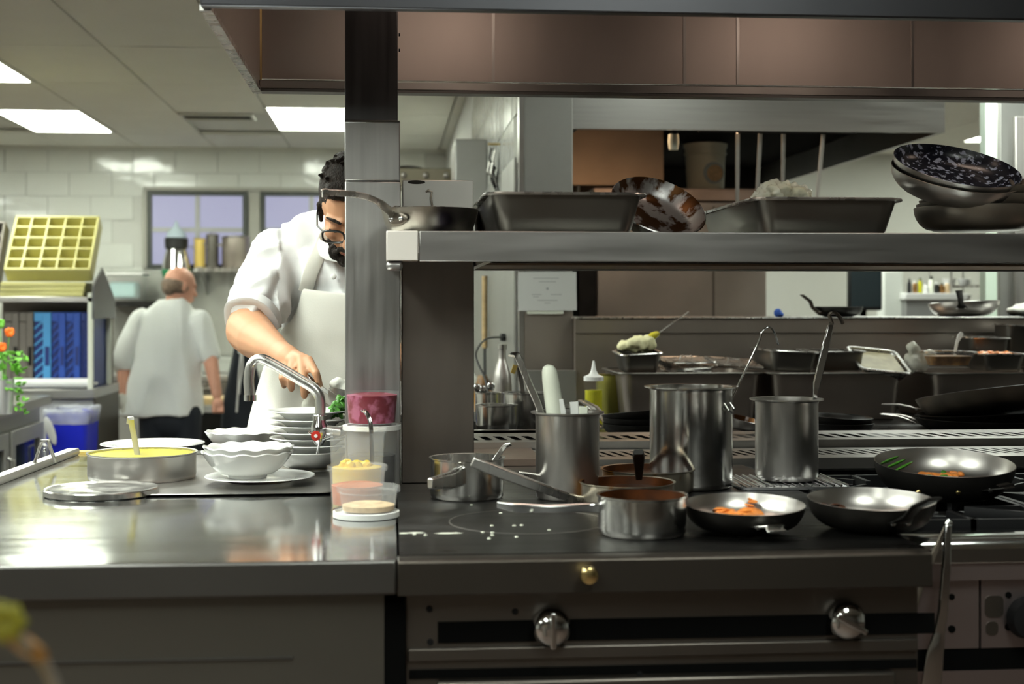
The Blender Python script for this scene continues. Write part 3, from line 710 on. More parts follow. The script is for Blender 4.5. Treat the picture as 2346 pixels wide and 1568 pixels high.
def bowl(name, label, loc, r, h, foot=.42, wav=None, cat='bowl', rot=(0,0,0), flare=1.0, group=None):
    t = thing(name, label, cat, loc, rot, group)
    fr = r*foot; prof = [(0,.002),(fr*.9,.002),(fr*.94,0),(fr,0),(fr,.005)]
    for k in range(1, 9): a = k/8; prof.append((fr + (r-fr)*a**(.62*flare), .005 + (h-.005)*a**(1.25*flare)))
    no = len(prof); pi_ = [(max(0, x-.004), z+.0035) for x, z in prof[4:]][::-1]; pi_[0] = (r-.002, h+.002)
    prof = prof + pi_ + [(0, .0085)]
    obj('bowl_body', MB().lathe(prof, 72, wav=wav), M['porcelain'], t, sharp=60); return t
def plate(name, label, loc, r, h=.018, cat='plate', group=None, m='porcelain', rot=(0,0,0), wav=None):
    t = thing(name, label, cat, loc, rot, group)
    prof = [(0,.001),(r*.55,.001),(r*.56,0),(r*.6,0),(r*.62,.003),(r*.74,h*.62),(r*.97,h*.95),(r,h),(r-.001,h+.0015),(r*.96,h+.001),(r*.73,h*.7+.003),(r*.6,.0065),(0,.006)]
    obj('plate_body', MB().lathe(prof, 64, wav=wav), M[m], t, sharp=60); return t
def deli(name, label, loc, r, h, fill=None, fz=.5, top=1.0, clear=False, lid=False, group=None, rim=True):
    t = thing(name, label, 'container', loc, group=group)
    rb = r*.84; m = M['deli_clear'] if clear else M['deli']
    R0 = r - .004
    prof = [(0,.002),(rb*.9,.002),(rb*.94,0),(rb,0),(rb+(R0-rb)*.78,h*.78),(R0-.001,h*.80),(R0,h-.010),(r,h-.009),(r,h-.001),(r-.002,h),(r-.003,h-.002),(R0-.0015,h-.012),(R0-.002,h*.80),(rb+(R0-rb)*.78-.0012,h*.77),(rb-.0012,.0035),(0,.0035)]
    obj('tub', MB().lathe(prof, 48), m, t, sharp=40)
    if fill:
        rt = rb + (R0-rb)*fz - .0025
        c = MB(); n = 14; c.lathe([(0,.005),(rb-.0025,.005),(rt,h*fz),(rt*.7,h*fz+.003),(rt*.3,h*fz-.001),(0,h*fz+.002)], 40)
        obj('contents', c, M[fill], t)
    if lid: obj('lid', MB().lathe([(0,h-.003),(r*.9,h-.003),(r*.92,h+.001),(r+.0012,h+.001),(r+.0012,h-.006),(r+.003,h-.006),(r+.003,h+.003),(r*.9,h+.003),(r*.88,h-.0),(0,h-.0)], 48), M['white'], t)
    return t
def spoon(name, label, pts, m='chrome', w=.010, t_=.0022, ladle=None, cat='spoon', ws=None, ts=None, side=None):
    """pts: world points from the sunk end to the free end"""
    p0 = Vector(pts[0]); t = thing(name, label, cat, p0)
    q = [Vector(p)-p0 for p in pts]; sd = side or RT
    obj('handle', MB().ribbon(q, ws or w, ts or t_, side=sd), M[m], t, bevel=.0006)
    if ladle:
        c = ladle
        obj('bowl', MB().lathe([(0,-c*.75),(c*.6,-c*.55),(c*.95,-c*.1),(c,0),(c-.0015,0),(c*.9,-c*.1),(c*.56,-c*.5),(0,-c*.7)], 24), M[m], t, q[0] + Vector((0,0,c*.1)))
    return t
def smooth_path(pts, n=5):
    P_ = [Vector(p) for p in pts]; out = []
    for i in range(len(P_)-1):
        a, b, c, d = P_[max(i-1,0)], P_[i], P_[i+1], P_[min(i+2, len(P_)-1)]
        for k in range(n):
            t = k/n; out.append(.5*((2*b)+(c-a)*t+(2*a-5*b+4*c-d)*t*t+(3*b-a-3*c+d)*t**3))
    out.append(P_[-1]); return out

# ================================================================== LEFT COUNTER
p, r = on(233, 1150, 257, ZT)
ld = thing('pot_cover', 'round dented steel lid lying flat at the left of the counter', 'lid', p)
obj('lid_plate', MB().lathe([(0,.013),(r*.55,.0125),(r*.86,.0105),(r*.9,.013),(r*.98,.013),(r,.011),(r*1.0,.002),(r*.97,0),(r*.96,.002),(r*.97,.009),(0,.010)], 56), M['pot'], ld)
p, r = on(326, 1114, 246, ZT)
sauce_pan('butter_pan', 'wide low steel pan of melted butter with a spoon standing in it', p, r*.985, sz(62, dep(p)), 0, 'alu', 'steel', 'butter', .90, handle=False, cat='pan')
d = dep(p) + .02
spoon('serving_spoon', 'steel ladle handle standing up out of the melted butter', smooth_path([W(318,1062,d-.02), W(309,1010,d-.02), W(302,975,d-.03), W(300,958,d-.04), W(298,958,d), W(296,972,d+.01)], 3), 'satin', .011, .003, ladle=.028, ws=[.012]*16, cat='ladle')
p, r = on(350, 1043, 234, ZT+.0)
plate('dinner_plate', 'flat white plate behind the butter pan', p, r, .016)
p, r = on(558, 1036, 178, ZT)
wv = (.018, 11, .05, .04, .0022)
b_ = bowl('soup_plate', 'wide scallop edged white dish with a browned morsel, back row', p, r*.98, sz(38, dep(p)), .55, wav=(.015, 13, r*.75, .03, .002), flare=1.0, cat='dish')
fd = MB()
for a, e in ((.02, .012), (.045, .009), (.034, .010)): fd.ell((a, -.01+e, .020), (.012, .011, .009), n=10)
obj('food', fd, M['orangefood'], b_)
# stack of plates
p, r = on(712, 1090, 150, ZT+.004)
p.z = ZT+.008; rr = sz(190, dep(p))/2; 
bs_ = bowl('white_bowl', 'white bowl at the bottom of the plate stack behind the tap', p, rr*.92, .040, .55, cat='bowl'); z = p.z + .040
for k in range(6):
    plate('stacked_plate', ['white plate directly on the bowl, lowest of the plate stack', 'second white plate up in the stack behind the tap', 'third white plate up in the stack behind the tap', 'fourth white plate up in the stack behind the tap', 'second white plate from the top of the stack', 'topmost white plate of the stack behind the tap'][k], (p.x + random.uniform(-.003,.003), p.y, z), rr, .016, group='stacked white plates'); z += .0135 if k < 4 else .017
# bowls pair on a saucer
p, r = on(596, 1120, 250, ZT+.006)
p.z = ZT+.008
plate('saucer', 'wide white plate under the two nested bowls', p, r, .010, m='porcelain')
c = Vector((XA(567, p.y), p.y, p.z + .0075)); rb = sz(208, dep(c))/2
bowl('scalloped_bowl', 'lower of two nested scalloped white bowls', c, rb, sz(58, dep(c)), .42, wav=(.018, 12, rb*.7, .03, .0022))
bowl('scalloped_bowl', 'upper of two nested scalloped white bowls', c + Vector((.002, 0, .014)), rb*.985, sz(54, dep(c)), .42, wav=(.018, 12, rb*.7, .03, .0022))
# tap fixed to the column
d = 2.80
tp = thing('pot_filler_tap', 'bent steel tap with a red dot reaching over the plates from the column', 'tap', W(732, 985, d))
o0 = W(732, 985, d)
L_ = lambda px, py, dd=d: W(px, py, dd) - o0
path = smooth_path([L_(573, 912), L_(570, 870), L_(577, 835), L_(598, 823), L_(628, 836), L_(690, 872), L_(716, 888), L_(730, 905), L_(734, 930), L_(733, 955)], 5)
obj('spout', MB().tube(path, .0105, 14), M['steel'], tp)
obj('aerator', MB().lathe([(0,-.006),(.0125,-.006),(.0125,.006),(0,.006)], 18), M['chrome'], tp, L_(573, 912))
obj('valve_body', MB().lathe([(0,-.03),(.008,-.03),(.014,-.02),(.017,-.005),(.017,.008),(.013,.016),(.013,.026),(.011,.03),(0,.03)], 20), M['chrome'], tp, L_(732, 985))
obj('collar', MB().lathe([(0,0),(.0145,0),(.0145,.008),(0,.008)], 6), M['steel'], tp, L_(733, 962))
obj('red_button', MB().lathe([(0,0),(.0095,0),(.0095,.004),(0,.005)], 18), mat('red enamel', (.5,.03,.02), 0, .3), tp, L_(725, 997) + Vector((0,-.017,0)), (R(90),0,0))
obj('button_centre', MB().lathe([(0,0),(.0035,0),(.0035,.002),(0,.002)], 12), M['white'], tp, L_(725, 997) + Vector((0,-.0215,0)), (R(90),0,0))
wg = MB()
for a in (20, 140, 260): wg.ribbon([(0,0,0), (.028*cos(R(a)), -.006, .028*sin(R(a)))], .008, .005, side=(0,1,0))
obj('cross_handle', wg, M['chrome'], tp, L_(728, 1003) + Vector((.004,-.008,-.004)))
obj('supply_pipe', MB().tube([L_(735, 985), L_(770, 990), L_(795, 990, 2.83)+Vector((.0,.05,0))], .011, 14), M['steel'], tp)
# plastic tubs in front of the column
p, r = on(839, 1196, 152, ZT)
lid1 = thing('plastic_disc', 'loose white plastic lid under the front tub of crumbs', 'lid', p)
obj('lid_disc', MB().lathe([(0,0),(r*.9,0),(r,.001),(r,.010),(r-.003,.011),(r-.004,.007),(r*.88,.006),(0,.006)], 40), M['white'], lid1)
c = p + Vector((sz(5, 2.4), .003, .0065)); r1 = sz(146, dep(c))/2
deli('plastic_tub', 'low translucent tub of beige crumbs at the front on a lid', c, r1, sz(62, dep(c)), 'beige', .30, group='translucent food tubs')
p, r = on(818, 1172, 118, ZT)
r2 = sz(140, dep(p))/2; hh = p.z + 0
deli('plastic_tub', 'translucent tub of brick red sauce, second from the front', p + Vector((0,.02,0)), r2, sz(95, dep(p)), 'tomato', .52, group='translucent food tubs')
zt2 = ZA(818, 982, p.y+.13) - ZT
p3 = Vector((XA(818, p.y+.135), p.y+.135, ZT)); r3 = sz(136, dep(p3))/2
mango = deli('plastic_tub', 'tall translucent tub of yellow mango with a spoon in it', p3, r3, zt2, 'mango', .44, group='translucent food tubs')
for k in range(9):
    a = k*2.4; q = r3*.5*(.3+.7*((k*37) % 10)/10)
    mp_ = MB().ell((q*cos(a), q*sin(a), zt2*.45), (.014, .011, .010), n=8, rot=Euler((k, k*2, k*3)))
    obj('mango_piece', mp_, M['mango'], mango)
spoon('teaspoon', 'steel spoon handle leaning in the yellow mango tub', smooth_path([p3 + Vector((.028,-.01,zt2*.50)), p3 + Vector((.026,.0,zt2*1.0)), p3 + Vector((.021,.005,zt2*1.17)), p3 + Vector((.014,.005,zt2*1.24)), p3 + Vector((.008,.004,zt2*1.24))], 4), 'chrome', .008, .002)
Yb = p3.y + .075
p4 = Vector((XA(852, Yb+.02), Yb+.02, ZT)); r4 = sz(126, dep(p4))/2; h4 = ZA(852, 979, Yb)-ZT
deli('plastic_tub', 'tall tub of dark purple liquid under the berry tub', p4, r4, h4, 'darkliquid', .56, lid=True, group='translucent food tubs')
deli('berry_tub', 'clear tub of crimson berries stacked on top beside the column', p4 + Vector((0,0,h4+.003)), r4*1.05, sz(76, dep(p4)), 'berry', .90, clear=True, group='translucent food tubs')

# ================================================================== RANGE: pans and pots in front
p, r = on(1070, 1152, 168, ZT)
fwd = aim(-.75, -.66)
sp = sauce_pan('saucepan', 'small steel saucepan with a ladle, nearest the wide post', p, r, sz(92, dep(p)), aim(-.35,-.95), 'pot', 'steel', 'sauce', .55, handle=False)
hz_ = sz(92, dep(p))*.66
hh = MB(); a_ = W(1058, 1090, dep(p)-r*.95) - p; b_2 = W(1028, 1102, dep(p)-r-.04) - p; c_2 = W(985, 1108, dep(p)-r-.10) - p
hd_ = MB().ribbon([a_, (a_+b_2)/2, b_2, c_2], [.036,.034,.030,.018], [.020,.020,.018,.012], side=(0,0,1))
sp.rotation_euler = (0,0,0)
obj('handle', hd_, M['steel'], sp, bevel=.002)
spoon('ladle', 'thin steel ladle handle leaning out of the small saucepan', smooth_path([W(1118,1078,dep(p)), W(1140,1045,dep(p)), W(1156,1024,dep(p)-.005), W(1171,1018,dep(p)-.01)], 4), 'steel', .009, .004, cat='ladle')
# crock with utensils
pc, rc = on(1300, 1152, 146, ZT)
hc = ZA(1300, 946, pc.y) - ZT
bain('utensil_pot', 'matt steel pot full of spatulas and ladles, left of the stock pot', pc, rc, hc, .009, mat_='alu', cat='pot', body_r=rc)
dd = dep(pc)
sk = thing('spatula', 'white plastic spatula with a fat rounded handle in the utensil pot', 'spatula', W(1276, 1000, dd+.01))
o0 = W(1276, 1000, dd+.01)
obj('handle', MB().tube([W(a, b, dd)-o0 for a, b in ((1276,1000),(1272,950),(1266,905),(1261,870),(1258,850),(1256,840),(1256,836))], [.0155,.0165,.0165,.0155,.014,.010,.003], 16), M['offwhite'], sk)
spoon('ladle', 'dark steel ladle with a bent tip in the utensil pot', smooth_path([W(1242,960,dd), W(1232,925,dd), W(1212,880,dd), W(1200,850,dd), W(1188,822,dd), W(1180,810,dd), W(1172,816,dd-.015)], 3), 'steel', .013, .004, cat='ladle')
spoon('spatula', 'small blue edged white spatula in the utensil pot', [W(1290,985,dd-.01), W(1289,945,dd-.01), W(1285,915,dd-.01)], 'white', .012, .005, cat='spatula', ws=[.012,.013,.009])
spoon('spatula', 'short translucent spatula handle at the right in the utensil pot', [W(1318,985,dd), W(1317,950,dd), W(1315,921,dd)], 'white', .017, .008, cat='spatula')
spoon('scoop', 'pale plastic scoop tip low in the utensil pot', [W(1335,985,dd), W(1336,950,dd), W(1337,932,dd)], 'offwhite', .018, .006, cat='scoop')
# brown rimmed saucepans
pA, rA = on(1437, 1172, 214, ZT)
hA = ZA(1437, 1104, pA.y) - ZT
sA = sauce_pan('saucepan', 'sauce stained saucepan in the middle with a long handle to the left', pA, rA, hA, aim(-1, .12), 'saucy', 'sauce', 'sauce', .6, handle=False)
dA = dep(pA)
obj('handle', MB().ribbon([Matrix.Rotation(-aim(-1,.12), 3, 'Z') @ (W(a, b, e) - pA) for a, b, e in ((1334,1152,dA-.02),(1322,1148,dA-.03),(1290,1136,dA-.05),(1200,1103,dA-.07),(1120,1073,dA-.09),(1082,1058,dA-.10))], [.026,.020,.015,.018,.021,.017], [.008,.009,.010,.012,.012,.008], side=(0,.25,1)), M['steel'], sA, bevel=.001)
pB, rB = on(1484, 1113, 196, ZT)
hB = ZA(1484, 1078, pB.y) - ZT
pB.y = pA.y + rA + rB + .004; pB.x = XA(1484, pB.y)
sB = sauce_pan('saucepan', 'sauce stained saucepan at the back of the three in front of the stock pot', pB, rB, ZA(1484, 1074, pB.y) - ZT, aim(-1, -.35), 'saucy', 'sauce', 'sauce', .7, handle=False)
dB = dep(pB)
obj('handle', MB().ribbon([Matrix.Rotation(-aim(-1,-.35), 3, 'Z') @ (W(a, b, e) - pB) for a, b, e in ((1392,1120,dB-.03),(1350,1118,dB-.06),(1300,1108,dB-.09),(1240,1097,dB-.12),(1188,1088,dB-.14))], [.016,.014,.015,.016,.013], [.008,.009,.010,.010,.007], side=(0,.25,1)), M['steel'], sB, bevel=.001)
spoon('ladle', 'dark ladle handle pointing up between the stained saucepans', [W(1464,1098,dep(pA)+.05), W(1464,1070,dep(pA)+.02), W(1463,1046,dep(pA)), W(1463,1036,dep(pA)-.02)], 'black', .018, .008, cat='ladle', ws=[.012,.017,.022,.018], ts=[.006,.008,.01,.01])
pC, rC = on(1471, 1241, 202, ZT)
hC = ZA(1471, 1134, pC.y) - ZT
sC = sauce_pan('saucepan', 'clean steel saucepan nearest the counter edge, handle to the left', pC, rC, hC, aim(-1, .14), 'pot', 'sauce', 'sauce', .6, handle=False)
dC = dep(pC)
obj('handle', MB().ribbon([Matrix.Rotation(-aim(-1,.14), 3, 'Z') @ (W(a, b, e) - pC) for a, b, e in ((1376,1164,dC-.0),(1340,1163,dC-.0),(1260,1166,dC+.01),(1180,1163,dC+.02),(1140,1156,dC+.03))], [.018,.014,.014,.016,.011], [.009,.010,.011,.012,.007], side=(0,.25,1)), M['chrome'], sC, bevel=.001)
# stock pots
pS, rS = on(1588, 1132, 190, ZT)
hS = ZA(1588, 889, pS.y) - ZT
pS.y += .02
bain('stock_pot', 'tallest polished steel pot in the middle of the range', pS, rS, hS, .011, lug=aim(.75,-.66), mat_='pot', body_r=rS)
dS = dep(pS)
spoon('ladle', 'thin hooked steel ladle leaning out of the tallest pot', smooth_path([W(1672,925,dS), W(1690,885,dS), W(1722,820,dS), W(1738,785,dS), W(1748,758,dS), W(1763,750,dS), W(1774,762,dS+.01), W(1783,790,dS+.02)], 3), 'chrome', .008, .003, cat='ladle', side=(0,1,0))
tv, rv = on(1826, 1140, 240, ZT)
trv = thing('perforated_trivet', 'perforated steel mat under the right hand tall pot', 'trivet', (tv.x, pS.y+.02, ZT))
tm = mat('perforated steel', (.5,.5,.52), 1, .35)
nt = tm.node_tree; N = nt.nodes; tc = N.new('ShaderNodeTexCoord'); vo = N.new('ShaderNodeTexVoronoi'); vo.inputs['Scale'].default_value = 120; vo.inputs['Randomness'].default_value = 0
cr_ = N.new('ShaderNodeValToRGB'); cr_.color_ramp.elements[0].position = .28; cr_.color_ramp.elements[1].position = .34; cr_.color_ramp.elements[0].color = (.01,.01,.01,1); cr_.color_ramp.elements[1].color = (.55,.55,.57,1)
nt.links.new(tc.outputs['Object'], vo.inputs['Vector']); nt.links.new(vo.outputs['Distance'], cr_.inputs[0]); nt.links.new(cr_.outputs[0], N['Principled BSDF'].inputs['Base Color'])
tq = MB(); tq.rings([rrect(.215, .19, .02, 0), rrect(.22, .195, .022, .001), rrect(.22, .195, .022, .006), rrect(.216, .191, .02, .007)])
obj('mat', tq, tm, trv, loc=(-.0, .01, 0))
for k in range(15): obj('wire', MB().tube([(-.105+.015*k, -.085, .0085), (-.105+.015*k, .105, .0085)], .0016, 6), M['chrome'], trv)
Y2_ = pS.y + .03
p2 = Vector((XA(1802, Y2_), Y2_, ZT+.0105)); r2 = sz(143, dep(p2))/2
bain('stock_pot', 'narrower steel pot standing on the perforated mat', p2, r2, ZA(1802, 916, Y2_)-p2.z, .011, mat_='alu', body_r=r2)
d2 = dep(p2)
lad2 = spoon('ladle', 'straight thick handled ladle with a hooked end in the narrower pot', [W(1863,950,d2), W(1868,905,d2), W(1871,880,d2), W(1890,800,d2), W(1903,748,d2), W(1906,738,d2)], 'chrome', .013, .006, cat='ladle', ws=[.008,.009,.015,.015,.012,.008], ts=[.004,.005,.010,.010,.008,.005])
hkp = [W(1906,740,d2), W(1900,722,d2), W(1908,716,d2), W(1920,722,d2+.01), W(1931,741,d2+.02)]
par = lad2
o0 = Vector(par.location)
obj('hook', MB().tube([q - o0 for q in smooth_path(hkp, 4)], .004, 8), M['burnt'], par)
# frying pans along the front right
def food(par, r, z, m, n, sc=.012, spread=.5, seed=1, cx=0, cy=0, flat=.35):
    rnd = random.Random(seed); f = MB()
    for k in range(n):
        a = rnd.uniform(0, 2*pi); q = r*spread*sqrt(rnd.random())
        f.ell((cx + q*cos(a), cy + q*sin(a), z + rnd.uniform(0, .004)), (sc*rnd.uniform(.6,1.4), sc*rnd.uniform(.4,1), sc*flat), n=8, rot=Euler((rnd.uniform(-.3,.3), rnd.uniform(-.3,.3), rnd.uniform(0,6))))
    return obj('food', f, M[m], par)
def rimpan(px, ybase, yrim, wrim, label, outer, inner, hdir, Z=ZT, bratio=.66, **kw):
    d0 = (CZ-Z)*F/(ybase-HY); r = sz(wrim, d0)/2; d = d0 + r*bratio; r = sz(wrim, d)/2
    q = CAMP + ray(px, HY)*d; h = (CZ - (yrim-HY)/F*d) - Z
    return fry_pan('frying_pan', label, (q.x, q.y, Z), r, h, hdir, outer=outer, inner=inner, base=bratio, **kw), r, h
pD, rD, hD = rimpan(1705, 1231, 1160, 276, 'frying pan smeared with orange sauce, right of the front saucepan', 'blackpan', 'alu', aim(.15,-1), hlen=.035, hrise=-.01, hmat='pot', hw=.032)
def far_food(pan, r, z, m, n, sc, seed, dx=0, dist=.60, sx=.45, sy=.12, flat=.3):
    a = aim(FW.x, FW.y) - pan.rotation_euler.z; rnd = random.Random(seed); f = MB(); u = Vector((cos(a), sin(a), 0)); v = Vector((sin(a), -cos(a), 0))
    for k in range(n):
        s_ = rnd.uniform(-sx, sx); d_ = rnd.uniform(-sy, sy); c = u*(r*(dist + d_)) + v*(r*(s_ + dx)); q = c.length/r
        f.ell((c.x, c.y, z + max(0, q-.6)*r*.30 + .012*max(0, d_)), (sc*rnd.uniform(.6,1.4), sc*rnd.uniform(.4,1), sc*flat), n=8, rot=Euler((rnd.uniform(-.3,.3), rnd.uniform(-.3,.3), rnd.uniform(0,6))))
    return obj('food', f, M[m], pan)
far_food(pD, rD, .010, 'orangefood', 34, .015, 3, sx=.30, flat=.35)
far_food(pD, rD, .022, 'orangefood', 5, .007, 8, dx=.35, dist=.72, sx=.2)
pE, rE, hE = rimpan(1995, 1226, 1148, 288, 'frying pan with dark scraps, beside the corner of the flat top', 'blackpan', 'alu', aim(.12,-1), hlen=.11, hrise=.05, hmat='black', hw=.022)
far_food(pE, rE, .012, 'sauce', 8, .009, 5, dx=-.4, sx=.3)
d0 = dep(Vector(pE.location))
pF, rF, hF = rimpan(2161, 1152, 1068, 312, 'wide pan of carrots and greens on the burner grates', 'black', 'alu', aim(.45,-.9), Z=ZT+.003, hlen=.02, hrise=0, hmat='black', hw=.04)
def tilt(o, deg): o.rotation_euler = (Matrix.Rotation(R(deg), 3, RT) @ Matrix.Rotation(o.rotation_euler.z, 3, 'Z')).to_euler()
far_food(pF, rF, .012, 'orangefood', 26, .015, 6, dx=.12, dist=.42, sx=.35, sy=.2, flat=.4)
far_food(pF, rF, .018, 'green', 8, .009, 9, dx=-.05, dist=.45, sx=.3, sy=.2, flat=.4)
pF.location.z += .008
lf = MB(); 
for k in range(3): lf.ell((-rF*.80+.012*k, rF*.10-.005*k, hF+.002-.005*k), (.022,.009,.003), n=8, rot=Euler((.2, .5, 2.6+.2*k)))
lfo = obj('herb_leaf', lf, M['green'], pF); lfo.rotation_euler = (0, 0, -pF.rotation_euler.z)
for q in ((2104,1112),(2195,1112)): obj('rivet', MB().ell((0,0,0), (.005,.003,.005), n=10), M['brass'], pF, Matrix.Rotation(-pF.rotation_euler.z, 3, 'Z') @ (W(q[0], q[1], dep(Vector(pF.location))-rF*.93) - Vector(pF.location)), (0,0,-pF.rotation_euler.z))
tilt(pD, 3); tilt(pE, 3); tilt(pF, 6); pD.location.z += .004; pE.location.z += .004
# grains of salt / crumbs on the flat top
sc_ = MB(); rnd = random.Random(4)
for px, py in ((1127,1206),(1106,1221),(1128,1222),(1120,1236),(1128,1228),(1178,1206),(1195,1205),(1258,1216),(950,1226),(975,1228),(1080,1158),(1147,1177),(1183,1232)):
    q = GZ(px, py, ZT); sc_.ell((q.x, q.y, ZT+.0008), (.0035, .0045, .0014), n=6)
for px, py, l in ((925,1223,.008),(952,1222,.016),(1028,1223,.024)):
    q = GZ(px, py, ZT); sc_.ell((q.x, q.y, ZT+.0004), (l, .005, .0008), n=8)
o_ = obj('crumbs', sc_, M['offwhite']); o_['kind'] = 'stuff'; o_['label'] = 'white crumbs and smears scattered on the dark flat top'; o_['category'] = 'crumbs'
rg = MB(); q = GZ(1210, 1195, ZT)
ring_o = thing('hob_ring', 'faint round burner plate let into the dark flat top', 'hob', q)
obj('ring', MB().lathe([(.13,-.001),(.1325,-.001),(.1325,.0006),(.13,.0006)], 64, closed=True), M['alu'], ring_o)
# tongs hanging on the corner
gyf = 2.155
tg = thing('kitchen_tongs', 'long steel tongs hanging on the front rail at the right corner', 'tongs', GY(2168, 1210, gyf-.02))
o0 = Vector(tg.location)
armA = [GY(a, b, gyf-.035)-o0 for a, b in ((2172,1205),(2167,1300),(2160,1400),(2152,1450),(2142,1500),(2134,1570),(2128,1620))]
obj('arm', MB().ribbon(armA, [.010,.014,.016,.018,.028,.032,.024], [.008,.010,.010,.006,.004,.004,.004], side=(1,0,0)), M['chrome'], tg, bevel=.001)
armB = [GY(a, b, gyf-.01)-o0 for a, b in ((2168,1208),(2140,1270),(2110,1335),(2088,1390),(2064,1450),(2040,1505))]
obj('arm', MB().ribbon(armB, [.008,.010,.014,.020,.030,.020], [.004]*6, side=(1,0,0)), M['burnt'], tg, bevel=.001)
obj('spring_end', MB().tube([GY(2178,1200,gyf-.01)-o0, GY(2172,1196,gyf-.03)-o0, GY(2166,1204,gyf-.035)-o0], .004, 8), M['chrome'], tg)

# ================================================================== ON THE OVER-SHELF
p = Vector((XA(985, 2.745), 2.745, ZS)); r = sz(212, dep(p))/2
fp = fry_pan('frying_pan', 'worn steel frying pan on the left end of the over shelf', (p.x, p.y, ZS), .094, .048, aim(-.80,-.60), outer='scorched', inner='steel', base=.80, hlen=.01, handle=False)
fp.rotation_euler = (0,0,0)
hp = [W(a, b, e)-p for a, b, e in ((912,490,2.685),(893,484,2.665),(865,462,2.63),(830,449,2.60),(785,443,2.57),(745,442,2.55),(737,444,2.545))]
obj('handle', MB().ribbon(smooth_path(hp, 3), [.030]*3+[.016]*3+[.012]*9+[.016]*4, [.004]*19, side=(.3,-.3,1)), M['steel'], fp, bevel=.001)
bp_ = Vector((-.062,-.066,.026))
obj('handle_plate', MB().ell((0,0,0), (.026,.004,.013), n=16), M['burnt'], fp, bp_, (0,0,aim(.7,-.7)))
for s_ in (-1, 1): obj('rivet', MB().ell((0,0,0), (.0055,.004,.0055), n=12), M['chrome'], fp, bp_ + Vector((s_*.009,-s_*.009-.0,0)) + Vector((-.003,-.003,0)))
# steam pans
def pan_at(pxl, pxr, yr, Y, d, label, **kw):
    xl, xr = XA(pxl, Y), XA(pxr, Y); h = ZA((pxl+pxr)/2, yr, Y) - ZS
    return steam_pan('steam_pan', label, ((xl+xr)/2, Y + d/2, ZS), xr-xl, d, h, group='steam pans on the over shelf', **kw)
pan_at(1110, 1490, 442, 2.612, .50, 'rectangular steel steam pan near the left end of the over shelf')
s2 = pan_at(1726, 2082, 454, 2.612, .52, 'rectangular steel steam pan with a plastic bag in it on the over shelf')
bg = MB(); rnd = random.Random(3)
for k in range(12): bg.ell((-.040+.008*k, rnd.uniform(-.02,.02), rnd.uniform(-.012,.002) + .018*(1-abs(k-4)/7)), (.024,.04,.017), n=10, rot=Euler((k,k*1.7,k)))
q = Vector((XA(1792, 2.74), 2.74, ZS + .070))
pb = thing('plastic_bag', 'crumpled clear plastic bag lying in the right steam pan', 'bag', q)
bgf = fuse('bag', bg, mat('milky plastic film', (.74,.74,.66), 0, .18, alpha=.6, col2=(.58,.52,.34), vscale=14, bump=.5, bscale=25), pb, .004, 2, fold=lambda c: .012*abs(noise.noise(c*30)) - .006 + .010*abs(noise.noise(c*70)) + .003*noise.noise(c*160))
# round tray leaning behind
q = Vector((XA(1506, 2.93), 2.93, ZS + .064))
rt_ = thing('round_pan', 'round grease stained pan leaning at a slant between the steam pans', 'pan', q, (R(38), R(14), 0))
r = sz(226, dep(q))/2
obj('pan_body', MB().lathe([(0,-.03),(r*.66,-.03),(r*.82,-.022),(r*.97,.006),(r,.010),(r-.002,.012),(r*.80,-.018),(r*.64,-.0265),(0,-.0265)], 56), M['rust'], rt_)
cup = thing('steel_cup', 'small scorched steel cup between frying pan and steam pan', 'cup', (XA(1112, 3.0), 3.0, ZS))
obj('cup_body', MB().lathe([(0,0),(.019,0),(.021,.004),(.023,.06),(.024,.062),(.021,.061),(.019,.006),(0,.005)], 24), M['rust'], cup)
# stack of frying pans at the right end
def tiltpan(px, py, Y, wpx, h, tilt, label, outer, inner, hdir=.25, base=.72, hl=.2, grp='stacked frying pans on the over shelf'):
    c = GY(px, py, Y); r = sz(wpx, dep(c))/2
    return fry_pan('frying_pan', label, c, r, h, hdir, rot=tilt, outer=outer, inner=inner, base=base, hlen=hl, hrise=.01, group=grp, hmat='burnt')
t1 = tiltpan(2238, 529, 2.76, 280, .046, (0, 0), 'bottom frying pan of the stack at the right end of the over shelf', 'burnt', 'burnt', -.5)
tiltpan(2243, 500, 2.765, 274, .036, (R(0), R(-4)), 'second frying pan up in the right hand stack', 'burnt', 'burnt', -.45)
tiltpan(2248, 478, 2.77, 268, .034, (R(4), R(-8)), 'third frying pan up in the right hand stack, tilted', 'burnt', 'burnt', -.4)
nonstick = mat('worn nonstick coating', (.005,.006,.012), .0, .25, col2=(.26,.28,.36), vscale=80, stretch=(1,1,1.5), thresh=(.55,.60), detail=9)
M['nonstick'] = nonstick
tiltpan(2178, 452, 2.76, 292, .050, (R(21), R(9)), 'fourth frying pan up in the right hand stack, under the top one', 'alu', 'burnt', -.2, base=.6)
tiltpan(2182, 421, 2.755, 288, .040, (R(24), R(9)), 'topmost frying pan of the right hand stack with scratched black inside', 'alu', 'nonstick', -.15, base=.7)
# ================================================================== REAR COOK LINE
ZR = ZT
def at(px, Y, Z=None): return Vector((XA(px, Y), Y, ZR+.0012 if Z is None else Z))
